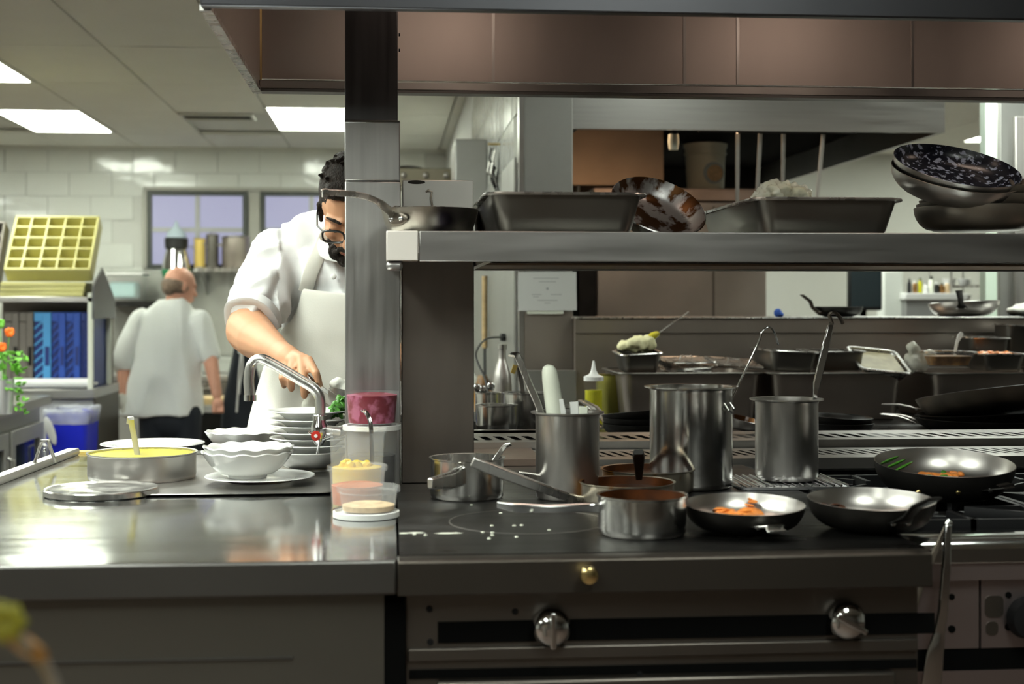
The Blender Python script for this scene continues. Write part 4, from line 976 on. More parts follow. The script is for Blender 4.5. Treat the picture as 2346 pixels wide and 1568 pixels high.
# long black tray at the left with pots on it
Yt = 3.80
xa, xb = XA(1092, Yt), XA(1238, Yt)
tr = thing('black_tray', 'black rectangular roasting tin holding small pots at the left', 'tray', ((xa+xb)/2, Yt+.14, ZR+.0012))
w_ = xb-xa+.06; hgt = ZA(1160, 988, Yt)-ZR
o = MB(); o.rings([rrect(w_-.03,.25,.02,0), rrect(w_,.28,.02,hgt-.002), rrect(w_+.012,.292,.02,hgt), rrect(w_-.004,.276,.02,hgt+.001), rrect(w_-.034,.246,.02,.003)])
obj('tray_body', o, M['black'], tr)
obj('rim', MB().rings([rrect(w_,.28,.02,hgt), rrect(w_+.018,.298,.02,hgt), rrect(w_+.018,.298,.02,hgt+.002), rrect(w_-.002,.278,.02,hgt+.003)], closed=True), M['alu'], tr)
def smallpot(px, Y, wpx, ytop, ybase, label, m='pot', fill=None):
    z0 = ZA(px, ybase, Y); q = Vector((XA(px, Y), Y, z0)); r = sz(wpx, dep(q))/2
    return sauce_pan('bain_pot', label, q, r, ZA(px, ytop, Y)-z0, 0, m, 'steel', fill, .7, handle=False, cat='pot', group='small steel pots on the rear line'), q
ZT3 = ZR + .0046
def smallpot2(px, Y, wpx, ytop, Z, label, m='pot', fill=None):
    q = Vector((XA(px, Y), Y, Z)); r = sz(wpx, dep(q))/2
    return sauce_pan('bain_pot', label, q, r, ZA(px, ytop, Y)-Z, 0, m, 'steel', fill, .7, handle=False, cat='pot', group='small steel pots on the rear line'), q
smallpot2(1137, 3.89, 94, 928, ZT3, 'squat steel pot half hidden by the wide post, front row')
smallpot2(1206, 4.02, 106, 900, ZT3+.002, 'tall steel pot with a taped handle standing in it')
smallpot2(1118, 4.18, 58, 900, ZR, 'steel pot holding spoons, behind the squat pot')
smallpot2(1292, 4.22, 106, 932, ZR, 'steel pot behind the utensil pot')
lad3 = spoon('ladle', 'flat steel ladle handle with yellow tape on its tip', [at(1202, 3.99, ZA(1202, 930, 3.99)), at(1195, 3.98, ZA(1195, 880, 3.98)), at(1187, 3.97, ZA(1187, 838, 3.97)), at(1182, 3.97, ZA(1182, 837, 3.97))], 'steel', .013, .004, cat='ladle')
par = lad3
obj('tape', MB().box(-.006,.006,-.005,.005,-.014,.01), M['copperedge'], par, at(1178, 3.97, ZA(1178, 845, 3.97)) - Vector(par.location), (0, R(20), 0))
for px, py in ((1125, 885), (1106, 893), (1093, 889)):
    q0 = at(px, 4.18, ZA(px, py, 4.18)); s_ = thing('spoon', {1125:'round spoon tip, rightmost in the pot by the post',1106:'round spoon tip, middle one in the pot by the post',1093:'round spoon tip half hidden by the wide post'}[px], 'spoon', q0)
    obj('spoon_bowl', MB().ell((0,0,0), (.012,.005,.013), n=12), M['chrome'], s_); obj('handle', MB().tube([(0,0,-.012),(0,0,-.07)], .003, 8), M['chrome'], s_)
q = at(1150, 4.42); bt = thing('steel_bottle', 'slim brushed steel bottle beside the tiled side wall', 'bottle', q)
h_ = ZA(1150, 790, 4.42)-ZR; r_ = sz(45, dep(q))/2
obj('bottle_body', MB().lathe([(0,0),(r_,0),(r_,h_*.45),(r_*.85,h_*.62),(r_*.45,h_*.78),(r_*.38,h_*.84),(r_*.38,h_*.93),(0,h_*.93)], 28), M['alu'], bt)
obj('cap', MB().lathe([(0,h_*.93),(r_*.48,h_*.93),(r_*.48,h_),(0,h_)], 20), M['steel'], bt)
# squeeze bottle
q = at(1360, 4.15); r_ = sz(42, dep(q))/2; h_ = ZA(1360, 828, 4.15)-ZR
sb = thing('squeeze_bottle', 'clear squeeze bottle of yellow oil with a pointed white nozzle', 'bottle', q)
obj('bottle_body', MB().lathe([(0,0),(r_*.95,0),(r_,.004),(r_,h_*.60),(r_*.9,h_*.68),(r_*1.05,h_*.69),(r_*1.05,h_*.72),(0,h_*.72)], 28), M['deli_clear'], sb)
obj('oil', MB().lathe([(0,.003),(r_*.93,.003),(r_*.95,.006),(r_*.95,h_*.56),(0,h_*.56)], 28), M['oil'], sb)
obj('nozzle', MB().lathe([(0,h_*.70),(r_*1.1,h_*.70),(r_*1.1,h_*.76),(r_*.5,h_*.80),(r_*.28,h_*.86),(r_*.12,h_),(0,h_)], 24), M['white'], sb)
# cable and brush on the side wall
cb = thing('power_cable', 'black power cable with a plug looping by the tiled side wall', 'cable', GX(1158, 773, XW-.02))
o0 = Vector(cb.location)
obj('plug', MB().box(-.02,.0,-.03,.03,-.014,.014), M['rubber'], cb, bevel=.004)
pth = smooth_path([o0, W(1120,775,5.1), W(1100,790,4.9), W(1090,812,4.7), W(1096,835,4.6), W(1110,865,4.5), W(1118,900,4.45), Vector((XA(1125,4.45),4.45,ZR+.004))], 5)
obj('cord', MB().tube([q-o0 for q in pth], .004, 8), M['rubber'], cb)
yb = 6.0
br_ = thing('hanging_brush', 'long handled brush hanging on the tiled side wall', 'brush', (XW-.022, yb, ZA(1110, 640, yb)))
o0 = Vector(br_.location); bx = XA(1114, 6.6)
obj('handle', MB().tube([(-.02,.3,.02),(-.02,.3,-.30)], .013, 10), M['wood'], br_)
obj('shaft', MB().tube([(-.02,.3,-.30),(-.02,.28,-.42)], .007, 8), M['rubber'], br_)
obj('bristles', MB().lathe([(0,-.64),(.035,-.62),(.045,-.50),(.02,-.42),(0,-.42)], 16), M['brownfood'], br_, (-.03,.28,0))
ks = thing('hanging_clips', 'cluster of dark metal clips hanging on the tiled side wall', 'clips', (XW-.014, 5.75, ZA(1158, 335, 5.75)))
kk = MB(); rnd = random.Random(2)
for k in range(9):
    a = rnd.uniform(-.10,.14); z_ = rnd.uniform(-.11,0)
    obj('clip', MB().ribbon([(-.012-.003*k, a, z_), (-.02-.003*k, a+.01, z_-.04), (-.014, a+.03, z_-.08)], .03, .006, side=(0,1,0)), M['black'] if k % 2 else M['steel'], ks)
obj('peg', MB().tube([(0,.02,.01),(-.05,.02,.01)], .005, 8), M['brass'], ks)
# stack of black pans with bright handles left of the stock pot
for k in range(3):
    Yk = 3.92; q = at(1470, Yk, ZR + .001 + .017*k)
    fry_pan('frying_pan', ['bottom black pan of the stack left of the tallest pot','middle black pan of the stack left of the tallest pot','top tilted black pan of the stack left of the tallest pot'][k], q, sz(178, dep(q))/2, .030, aim(-.9,.35+.25*k), rot=(0, R([0,1,7][k])), outer='black', inner='black', base=.78, hlen=.085 if k else .05, hrise=.05, hmat='alu', group='stacked black pans behind the tallest pot')
# deep inserts along the wall
def insert(pxl, pxr, Y, d, label, yrim=857, **kw):
    xl, xr = XA(pxl, Y), XA(pxr, Y)
    return steam_pan('deep_insert', label, ((xl+xr)/2, Y+d/2, ZR+.002), xr-xl, d, ZA((pxl+pxr)/2, yrim, Y)-ZR, group='deep steel inserts along the rear line', mats='rear_steel', cat='insert', rim='hotel', **kw)
YI = 4.32
i1 = insert(1418, 1756, YI, .40, 'deep steel insert at the left of the row, under the mashed potato')
i2 = insert(1762, 2082, YI, .40, 'deep steel insert in the middle of the row')
i3 = insert(2132, 2470, YI, .40, 'deep steel insert at the right of the row, cut by the frame')
ci = thing('bain_pot', 'tall oily steel pot squeezed between the oil bottle and the inserts', 'pot', at(1400, 4.52), group='small steel pots on the rear line')
obj('pot_body', MB().lathe([(0,0),(.045,0),(.048,.005),(.048,.135),(.05,.137),(.046,.136),(.045,.006),(0,.006)], 32), mat('oily steel', (.40,.38,.10), 1, .35), ci)
zI = ZA(1600, 857, YI)
def ontop(pxl, pxr, ytop, Y, d, label, rz=0, rx=0, ry=0, fill=None, m='hotel', name='shallow_pan', dz=.004):
    xl, xr = XA(pxl, Y), XA(pxr, Y)
    t = steam_pan(name, label, ((xl+xr)/2, Y+d/2, zI+dz), xr-xl, d, max(.02, ZA((pxl+pxr)/2, ytop, Y)-zI-dz), rz, rot=(R(rx), R(ry)), mats=m, cat='pan', group='pans set on the deep inserts', r_=.02, taper=.008, fl=.008)
    if fill:
        h = max(.02, ZA((pxl+pxr)/2, ytop, Y)-zI-dz); f = MB(); f.rings([rrect(xr-xl-.045, d-.045, .015, h*.3), rrect(xr-xl-.03, d-.03, .015, h*.78)])
        obj('food', f, M[fill], t)
    return t
mp = ontop(1424, 1524, 808, YI+.01, .20, 'steel pan heaped with mashed potato and a spoon', 0, 3, -3)
ms = MB(); rnd = random.Random(6)
for k in range(16): ms.ell((rnd.uniform(-.045,.055), rnd.uniform(-.05,.05), .06+rnd.uniform(0,.025)+(.018 if k % 2 else 0)), (.026,.024,.018), n=10)
hp_ = ZA(1474, 808, YI)-zI
fuse('mashed_potato', ms, M['mash'], mp, .005, 3, fold=lambda c: .004*noise.noise(c*60))
q0 = at(1496, YI+.08, ZA(1496, 770, YI+.08))
sp_ = thing('serving_spoon', 'long dark spoon stuck in the mashed potato', 'spoon', q0)
obj('spoon_bowl', MB().ell((0,0,0), (.024,.013,.012), n=12, rot=Euler((0,R(-25),0))), M['butter'], sp_)
obj('handle', MB().ribbon([(.015,0,.008), W(1578,714,dep(q0))-q0], [.008,.014], .003, side=(0,1,0)), M['steel'], sp_)
# lids lying on insert 1
for k, (a, b, yy, rx, ry, lb) in enumerate(((1522,1640,846,8,2,'thin steel lid lying tilted beside the mashed potato'), (1560,1700,836,5,-3,'steel lid overlapping in the middle of the heap of lids'), (1640,1752,842,7,4,'bent steel lid at the right of the heap of lids'), (1530,1640,824,4,0,'steel lid on top at the left of the heap of lids'))):
    Yk = YI+.06+.04*(k % 2); xl, xr = XA(a, Yk), XA(b, Yk)
    t = thing('pan_lid', lb, 'lid', ((xl+xr)/2, Yk+.09, zI+.012+.007*k), (R(rx), R(ry), R(4*k-6)), group='steel lids on the left insert')
    o = MB(); ww = xr-xl; o.rings([rrect(ww, .17, .02, 0), rrect(ww+.004, .174, .02, .004), rrect(ww, .17, .02, .006), rrect(ww-.02, .15, .015, .003)]); obj('lid_plate', o, M['steel'], t)
    obj('handle', MB().tube([(-.02,0,.004),(-.018,0,.016),(.018,0,.016),(.02,0,.004)], .0025, 8), M['steel'], t)
ontop(1762, 1880, 806, YI+.0, .26, 'shallow steel pan at the left on the middle insert', 0, 0, 3)
ontop(1872, 1990, 806, YI+.06, .26, 'shallow steel pan in the middle on the middle insert', 0, 0, 0)
ontop(1978, 2098, 826, YI+.0, .24, 'tilted shallow pan with pale sauce on the middle insert', R(-5), 16, 6, fill='tan', m='steel', dz=.006)
pbq = at(2105, YI+.1, zI+.03)
bb = MB(); rnd = random.Random(8)
for k in range(9): bb.ell((rnd.uniform(-.03,.03), rnd.uniform(-.02,.02), rnd.uniform(-.02,.045)), (.022,.018,.026), n=8)
t = thing('plastic_bag', 'crumpled clear bag between the tilted pan and the stew tub', 'bag', pbq)
fuse('bag', bb, mat('clear film', (.70,.70,.62), 0, .15, alpha=.5, bump=.5, bscale=30), t, .006, 3, fold=lambda c: .008*noise.noise(c*50))
t = ontop(2128, 2246, 808, YI+.0, .18, 'clear tub of dark brown stew with a pale spoon', 0, 0, 0, fill='brownfood', m='deli_clear', name='food_tub')
q0 = at(2186, YI+.08, ZA(2186, 805, YI+.08))
sp_ = thing('spoon', 'bright spoon handle rising from the brown stew tub', 'spoon', q0)
obj('handle', MB().ribbon([(0,0,-.02), W(2192,785,dep(q0))-q0, W(2200,768,dep(q0))-q0, W(2204,762,dep(q0))-q0], [.008,.010,.016,.010], .004, side=RT), M['white'], sp_)
ontop(2218, 2322, 775, YI+.22, .16, 'upright steel pan standing behind the carrot pan', 0, 0, 1)
t = ontop(2252, 2360, 812, YI+.0, .18, 'steel pan of roast carrots at the right edge', 0, 0, 0)
food(t, .09, .045, 'orangefood', 26, .016, .62, 12, flat=.8)
ontop(2300, 2420, 748, YI+.30, .14, 'tall steel pan at the right edge behind the carrots', 0, 0, 4)
# pans at the back right of the range
q = at(1925, 3.86, ZR+.0)
fry_pan('frying_pan', 'black pan just right of the narrower pot, lower of two', q, sz(152, dep(q))/2, .034, aim(-.8,-.2), outer='black', inner='black', base=.8, hlen=.05, group='black pans at the back of the range', hmat='alu')
fry_pan('frying_pan', 'black pan just right of the narrower pot, upper of two', q+Vector((0,0,.022)), sz(146, dep(q))/2, .030, aim(-.8,.4), rot=(0,R(-3)), outer='black', inner='black', base=.8, hlen=.05, group='black pans at the back of the range', hmat='alu')
q = at(1700, 3.95, ZR+.010)
fry_pan('frying_pan', 'shallow greasy pan seen between the two tall pots', q, sz(90, dep(q))/2, .030, aim(1,.3), rot=(R(9), R(9)), outer='alu', inner='rust', base=.7, hlen=.02, group='black pans at the back of the range')
for k, (px, wp, tl_, lb, hx) in enumerate(((2262, 330, 0, 'large black pan at the back right, lowest of three', (-.95,.15)), (2268, 322, -5, 'large black pan at the back right, middle of three', (-.95,.25)), (2272, 330, -9, 'large steep tilted pan at the back right, top of three', (-.9,.45)))):
    q = at(px, 3.98, ZR + .0015 + [.0,.022,.052][k])
    fry_pan('frying_pan', lb, q, sz(wp, dep(q))/2, [.034,.034,.055][k], aim(*hx), rot=(0 if k < 2 else R(6), R(abs(tl_)*.9)), outer='burnt' if k == 2 else 'black', inner='black', base=.8, hlen=.10, hrise=.015, hmat='alu', group='large pans at the back right')

# pans on the ledge
q = at(1920, 4.98, ledZ); 
t = fry_pan('frying_pan', 'small black pan on the high ledge with its handle up to the left', q, sz(112, dep(q))/2, .035, aim(-.9,-.3), outer='black', inner='black', base=.6, hlen=.07, hrise=.05, hmat='black', group='pans on the high ledge')
q = at(2210, 4.98, ledZ)
t = fry_pan('frying_pan', 'steel pan of orange food on the high ledge', q, sz(158, dep(q))/2, .052, aim(-.45,-.9), rot=(R(3), R(-1)), outer='alu', inner='pot', base=.55, hlen=.09, hrise=.05, hmat='black', group='pans on the high ledge')
food(t, .09, .040, 'orangefood', 34, .018, .75, 13, flat=.6)
q = at(2340, 5.0, ledZ)
t = thing('folded_cloth', 'folded grey cloth on the high ledge at the right edge', 'cloth', q)
fuse('cloth', MB().ell((0,0,.02),(.055,.05,.02)).ell((.02,.01,.036),(.045,.04,.014)), M['apron'], t, .005, 3, fold=lambda c: .004*noise.noise(c*40))

# ================================================================== BEHIND THE REAR LINE
YO = 6.4
xa, xb = XA(1368, YO), XA(1756, YO)
zo = ZA(1500, 432, YO)
ov = thing('deck_oven', 'big steel deck oven under the rear hood', 'oven', ((xa+xb)/2, YO, 0)); hw = (xb-xa)/2
obj('lower_body', MB().box(-hw, hw, 0, .9, .1, zo-.06), M['rear_steel'], ov, bevel=.004)
obj('top_slab', MB().box(-hw-.02, hw+.03, -.02, .9, zo-.055, zo), mat('sooty steel tinted pink by light', (.55,.44,.38), .7, .5, var=.2, vscale=4), ov, bevel=.004)  # pink light falling on the slab is put into its colour
obj('door_seam', MB().box(hw*.36, hw*.38, -.004, 0, .2, zo-.08), M['oven'], ov)
obj('door_lip', MB().box(-hw*.85, hw*.3, -.03, -.001, zo-.34, zo-.30), M['alu'], ov, bevel=.005)
for sx in (-.8, .8):
    for yy in (.1, .8): obj('leg', MB().lathe([(0,0),(.03,0),(.03,.1),(0,.1)], 12), M['iron'], ov, (hw*sx, yy, 0))
obj('exhaust_box', MB().box(-hw+.02, hw*.2, .75, .85, zo, 1.93), M['warmlit_panel'], ov)
hl = thing('dark_gap_block', 'dark block standing in for the shaded gap between the pillar and the oven', 'cabinet', (XA(1346, 6.3), 6.3, 0));  # black block made up for the shade in the gap
obj('body', MB().box(-.04, .04, 0, .6, .0, 1.6), M['void'], hl); obj('front', MB().box(-.038,.038,-.004,0,.02,1.58), M['black'], hl)
sd = thing('side_stand', 'steel panel coloured as if lit orange under the rear hood beside the pillar', 'panel', (XA(1415, 7.0), 7.05, 0))
x1_, x2_ = XA(1300, 7.05)-sd.location.x, XA(1520, 7.05)-sd.location.x
obj('panel', MB().box(x1_, x2_, .46, .48, 0, 1.94), M['warmlit_panel'], sd); obj('edge', MB().box(x2_-.02, x2_+.0, .44, .46, 0, 1.94), M['copperedge'], sd)
bkq = Vector((XA(1616, 6.75), 6.75, zo+.002))
bu = thing('plastic_bucket', 'white plastic bucket with a faded round label on top of the oven', 'bucket', bkq)
rb = sz(98, dep(bkq))/2; hb = ZA(1616, 338, 6.75) - zo
obj('bucket_body', MB().lathe([(0,0),(rb*.82,0),(rb*.85,.006),(rb*.93,hb*.82),(rb*.98,hb*.83),(rb*.98,hb*.86),(rb*.95,hb*.87),(rb*.96,hb),(rb*1.0,hb),(rb*.99,hb*.97),(rb*.9,hb*.9),(rb*.8,.01),(0,.01)], 36), M['offwhite'], bu)
obj('lid', MB().lathe([(0,hb-.004),(rb*1.01,hb-.004),(rb*1.02,hb+.012),(rb*.9,hb+.016),(0,hb+.012)], 36), M['offwhite'], bu)
lb_ = MB(); lb_.lathe([(.0,0),(.052,0),(.052,.003),(0,.003)], 28); obj('label_disc', lb_, M['clearcone'], bu, (.018,-rb*.93,hb*.42), (R(90),0,R(8)))
obj('label_centre', MB().lathe([(0,0),(.04,0),(.04,.002),(0,.002)], 28), M['beige'], bu, (.024,-rb*.93-.003,hb*.41), (R(90),0,R(8)))
# ladles hanging from the rear hood
for k, (pa, pb_, yy) in enumerate(((1690, 1689, 462), (1742, 1734, 450), (1795, 1793, 446), (1886, 1873, 444))):
    Yk = 5.42; a = GY(pa, 296, Yk); a.z = H2 + .002; b = GY(pb_, yy, Yk)
    t = thing('hanging_ladle', ['leftmost of four long handled ladles hanging from the rear hood','second from left of the ladles hanging from the rear hood','third from left of the ladles hanging from the rear hood','rightmost slanting ladle hanging from the rear hood, apart from the others'][k], 'ladle', a, group='ladles hanging from the rear hood')
    dvec = b - a; e = dvec*1.28
    obj('handle', MB().ribbon([(0,0,0), dvec*.5, e], [.016,.016,.012], [.006,.006,.005], side=(1,0,0)), M['panel_h'] if k < 3 else M['steel'], t)
    obj('hook', MB().tube([(0,0,-.005),(0,.012,.004),(0,.02,-.006)], .003, 8), M['steel'], t)
    obj('ladle_bowl', MB().lathe([(0,-.045),(.03,-.035),(.045,-.008),(.047,0),(.045,0),(.042,-.01),(.028,-.033),(0,-.042)], 20), M['steel'], t, e + Vector((0,0,-.0)))
# far right background
fr = thing('steel_screen', 'tall grey steel screen panel at the right edge behind the pans', 'panel', (XA(2290, 6.2), 6.2, 0))
obj('body', MB().box(0, 1.0, 0, .05, .0, 2.5), M['fridge'], fr, bevel=.005); obj('door', MB().box(.06, 1.0, -.03, -.002, .12, 2.15), M['panel'], fr, bevel=.004)
obj('seam_strip', MB().box(.30,.31,-.034,-.030,.2,2.4), M['alu'], fr)
pt = thing('white_post', 'white painted post beside the tall steel screen', 'post', (XA(2271, 6.05), 6.05, 0))
obj('shaft', MB().box(-.026,.026,0,.06,0,2.57), mat('pale green white paint', (.66,.78,.66), 0, .5), pt); obj('foot', MB().box(-.05,.05,-.02,.08,0,.01), M['gray_metal'], pt)
mo = thing('black_screen', 'dark screen on a pale wall arm beyond the high ledge', 'screen', (XA(1982, 8.0), 8.0, ZA(1982, 668, 8.0)))
obj('casing', MB().box(-.10,.10,-.01,.03,-.11,.16), M['rubber'], mo, bevel=.01); obj('glass', MB().box(-.088,.088,-.013,-.0105,-.09,.15), M['darkglass'], mo)
obj('stand', MB().box(-.02,.02,.03,.06,-1.4,.0), M['gray_metal'], mo); obj('foot', MB().box(-.12,.12,-.1,.16,-(mo.location.z),-(mo.location.z)+.02), M['gray_metal'], mo); obj('column', MB().box(-.018,.018,.03,.055,-(mo.location.z)+.02,-1.38 if mo.location.z > 1.4 else -.1), M['gray_metal'], mo)
wp = thing('white_partition', 'white rounded partition beyond the ledge beside the black screen', 'partition', (XA(2046, 8.3), 8.3, 0))
obj('panel', MB().box(-.07,.07,0,.1,0,1.52), M['plaster'], wp, bevel=.02); obj('base', MB().box(-.08,.08,-.01,.11,0,.08), M['gray_metal'], wp)
wt = thing('work_table', 'white topped side table with bottles and jars beyond the ledge', 'table', (XA(2135, 8.2), 8.2, 0)); zt_ = ZA(2135, 672, 8.2)
obj('table_top', MB().box(-.16,.22,0,.5,zt_-.04,zt_), M['white'], wt, bevel=.004); obj('cabinet', MB().box(-.15,.21,.02,.48,.05,zt_-.041), M['gray_metal'], wt)
rnd = random.Random(11)
for k, (px, hp, rp, m) in enumerate(((2083, 34, 5, 'rubber'), (2096, 30, 6, 'brownfood'), (2108, 36, 5, 'oil'), (2120, 22, 8, 'white'), (2134, 40, 6, 'offwhite'), (2146, 26, 7, 'rubber'), (2158, 24, 7, 'brownfood'), (2170, 28, 6, 'beige'))):
    q = at(px, 8.32, zt_); s = 8.4/F
    t = thing('jar', ['tall black','brown','slim yellow','squat white','tall pale','black','brown squat','beige'][k] + ' jar on the white side table, ' + ['first','second','third','fourth','fifth','sixth','seventh','last'][k] + ' in the row', 'jar', q, group='jars on the side table')
    obj('jar_body', MB().lathe([(0,0),(rp*s,0),(rp*s,hp*s*.7),(rp*s*.5,hp*s*.82),(0,hp*s*.82)], 14), M[m], t); obj('cap', MB().lathe([(0,hp*s*.82),(rp*s*.55,hp*s*.82),(rp*s*.55,hp*s),(0,hp*s)], 12), M['white' if k % 2 else 'rubber'], t)
wrk = thing('wire_rack', 'steel wire rack with white dishes beyond the ledge at right', 'rack', (XA(2218, 8.6), 8.6, 0)); 
for sx in (-.11, .11):
    for yy in (0, .35): obj('post', MB().tube([(sx,yy,0),(sx,yy,1.75)], .008, 8), M['steel'], wrk)
for zz in (1.32, 1.42, 1.54, 1.66):
    g = MB().tube([(-.11,0,zz),(.11,0,zz)], .006, 6).tube([(-.11,.35,zz),(.11,.35,zz)], .006, 6)
    for k in range(9): g.tube([(-.11+.0275*k,0,zz),(-.11+.0275*k,.35,zz)], .003, 6)
    obj('wire_shelf', g, M['steel'], wrk)
for k, (dx_, zz) in enumerate(((-.05, 1.328), (.05, 1.328), (-.05, 1.428), (.05, 1.428), (0, 1.548))):
    t = thing('dish', ['left dish on the lowest tier','right dish on the lowest tier','left dish on the second tier','right dish on the second tier','single dish on the third tier'][k] + ' of the far wire rack', 'dish', (wrk.location.x+dx_, 8.78, zz), group='dishes on the far wire rack')
    obj('dish_body', MB().lathe([(0,0),(.03,0),(.045,.04),(.043,.041),(.027,.004),(0,.004)], 20), M['porcelain'], t)
bw = thing('blue_cloth', 'small blue cloth lump on the high ledge beside the oven', 'cloth', at(1782, 4.95, ledZ)); 
fuse('cloth', MB().ell((0,0,.014),(.014,.02,.016)).ell((.006,.0,.008),(.016,.02,.009)), mat('blue cloth', (.04,.12,.5), 0, .7), bw, .003, 2)

# ================================================================== LEFT BACKGROUND
# long equipment shelf behind the chef, seen over the shelf post
wsf = thing('wall_heat_lamp', 'long brown steel heat lamp strip with bright knobs left of the grey panel', 'heat lamp', (XA(990, 7.2), 7.2, ZA(990, 400, 7.2)))
x1_, x2_ = XA(905, 7.2)-wsf.location.x, XA(1070, 7.2)-wsf.location.x
obj('housing', MB().box(x1_, x2_, 0, .3, -.06, .032), mat('olive steel', (.30,.27,.20), .8, .45), wsf, bevel=.003)
obj('mount', MB().box(x2_-.04, XW-.014-wsf.location.x, .05, .25, -.05, .02), M['gray_metal'], wsf)
obj('lid_heap', MB().ell((x1_+.06,.1,.034),(.09,.08,.018)), M['black'], wsf)
for px in (925, 975, 1022, 1055): obj('knob', MB().ell((XA(px,7.2)-wsf.location.x,-.01,-.005),(.014,.012,.016), n=10), M['alu'], wsf)

# dish rack station
YD = 7.8
xl, xr = XA(-60, YD), XA(212, YD); zsT = ZA(100, 680, YD); zsL = ZA(100, 893, YD)
ds = thing('dish_station', 'steel dish station with an upper ledge holding glass racks, left background', 'station', (xl, YD, 0)); wd = xr-xl
obj('upper_ledge', MB().box(0, wd, 0, .55, zsT-.03, zsT), M['alu'], ds, bevel=.003)
obj('lower_deck', MB().box(0, wd+.01, 0, .7, zsL-.05, zsL), M['panel_h'], ds, bevel=.003)
obj('back_panel', MB().box(0, wd, .56, .58, zsL, zsT-.03), M['greyrack'], ds)
gp = MB().prism([(-.02, zsT-.12), (.58, zsT-.12), (.58, zsT-.02), (.22, zsT+.16), (-.02, zsT+.06)], wd+.0, wd+.012, 'x'); obj('side_gusset', gp, mat('dark gusset steel', (.10,.10,.10), .5, .5), ds)
for yy in (.0, .5): obj('post', MB().box(wd-.025, wd-.001, yy, yy+.035, zsL, zsT+.02), M['offwhite'], ds)
obj('side_panel', MB().box(wd+.0, wd+.009, 0.02, .7, .02, zsL-.05), mat('dark side steel', (.09,.08,.065), .5, .5), ds)
obj('front_panel', MB().box(0, wd-.002, .05, .07, .02, zsL-.05), mat('pale front steel', (.45,.45,.46), .7, .5), ds)
rq = GY(112, 884, YD-.03); rlb = sz(170, 7.7)
rr_ = thing('paper_roll', 'long white roll lying along the front of the dish station', 'roll', (rq.x, YD-.0, zsL+.03))
obj('roll', MB().lathe([(0,-rlb/2),(.028,-rlb/2),(.028,rlb/2),(0,rlb/2)], 20), M['white'], rr_, (0,.03,0), (0,R(90),0)); obj('core', MB().lathe([(0,-rlb/2-.01),(.01,-rlb/2-.01),(.01,rlb/2+.04),(0,rlb/2+.04)], 12), M['steel'], rr_, (0,.03,0), (0,R(90),0))
# glass racks on the ledge
def rack_mesh(w, d, h, m1, m2, par, cells=5, open_top=True):
    f = MB(); t = .012
    f.box(-w/2, w/2, -d/2, -d/2+t, 0, h).box(-w/2, w/2, d/2-t, d/2, 0, h).box(-w/2, -w/2+t, -d/2+t, d/2-t, 0, h).box(w/2-t, w/2, -d/2+t, d/2-t, 0, h)
    obj('rack_frame', f, m1, par, bevel=.004)
    obj('rack_base', MB().box(-w/2+t, w/2-t, -d/2+t, d/2-t, 0, h*.25), m2, par)
    g = MB()
    for k in range(1, cells):
        a = -w/2 + w*k/cells; g.box(a-.004, a+.004, -d/2+t, d/2-t, h*.25, h*.97)
        b = -d/2 + d*k/cells; g.box(-w/2+t, w/2-t, b-.004, b+.004, h*.25, h*.96)
    obj('divider_grid', g, m1, par)
rw = sz(186, 8.0)
for k in range(3):
    t = thing('glass_rack', ['pale yellow glass rack, bottom of the pile on the ledge','pale yellow glass rack, second of the pile on the ledge','pale yellow glass rack just under the big tilted one'][k], 'rack', (XA(118, YD+.26), YD+.25, zsT+.0005+.0265*k), (0,0,R(1.5*k-1)), group='pale yellow racks on the ledge')
    rack_mesh(rw*.97, .42, .025, M['paleyellow'], M['paleyellow'], t)
t = thing('glass_rack', 'large bright yellow glass rack tilted up to face the room', 'rack', (XA(120, YD+.25), YD+.235, zsT+.082), (R(50), 0, R(0)))
t.location = (XA(115, YD+.12), YD+.12, zsT+.082)
b_ = MB(); H0 = .075
tt = bpy.data.objects.new('tilt', None); bpy.data.objects.remove(tt)
# rack geometry is pushed so that its near lower edge rests on the pile
def rack_tilt(w, d, h, m1, m2, par):
    t = .014; f = MB(); y0 = 0
    f.box(-w/2, w/2, 0, t, 0, h).box(-w/2, w/2, d-t, d, 0, h).box(-w/2, -w/2+t, t, d-t, 0, h).box(w/2-t, w/2, t, d-t, 0, h)
    obj('rack_frame', f, m1, par, bevel=.005); obj('rack_base', MB().box(-w/2+t, w/2-t, t, d-t, 0, h*.2), m2, par)
    g = MB()
    for k in range(1, 5):
        a = -w/2 + w*k/5; g.box(a-.004, a+.004, t, d-t, h*.2, h*.97)
        b = d*k/5; g.box(-w/2+t, w/2-t, b-.004, b+.004, h*.2, h*.96)
    obj('divider_grid', g, m1, par)
rack_tilt(rw, .40, .10, M['paleyellow'], M['yellow'], t)
t = thing('glass_rack', 'brown grey rack standing at the left frame edge on the ledge', 'rack', (XA(-78, YD+.15), YD+.14, zsT), (R(62), 0, 0))
rack_tilt(sz(150, 8), .42, .10, M['greyrack'], M['greyrack'], t)
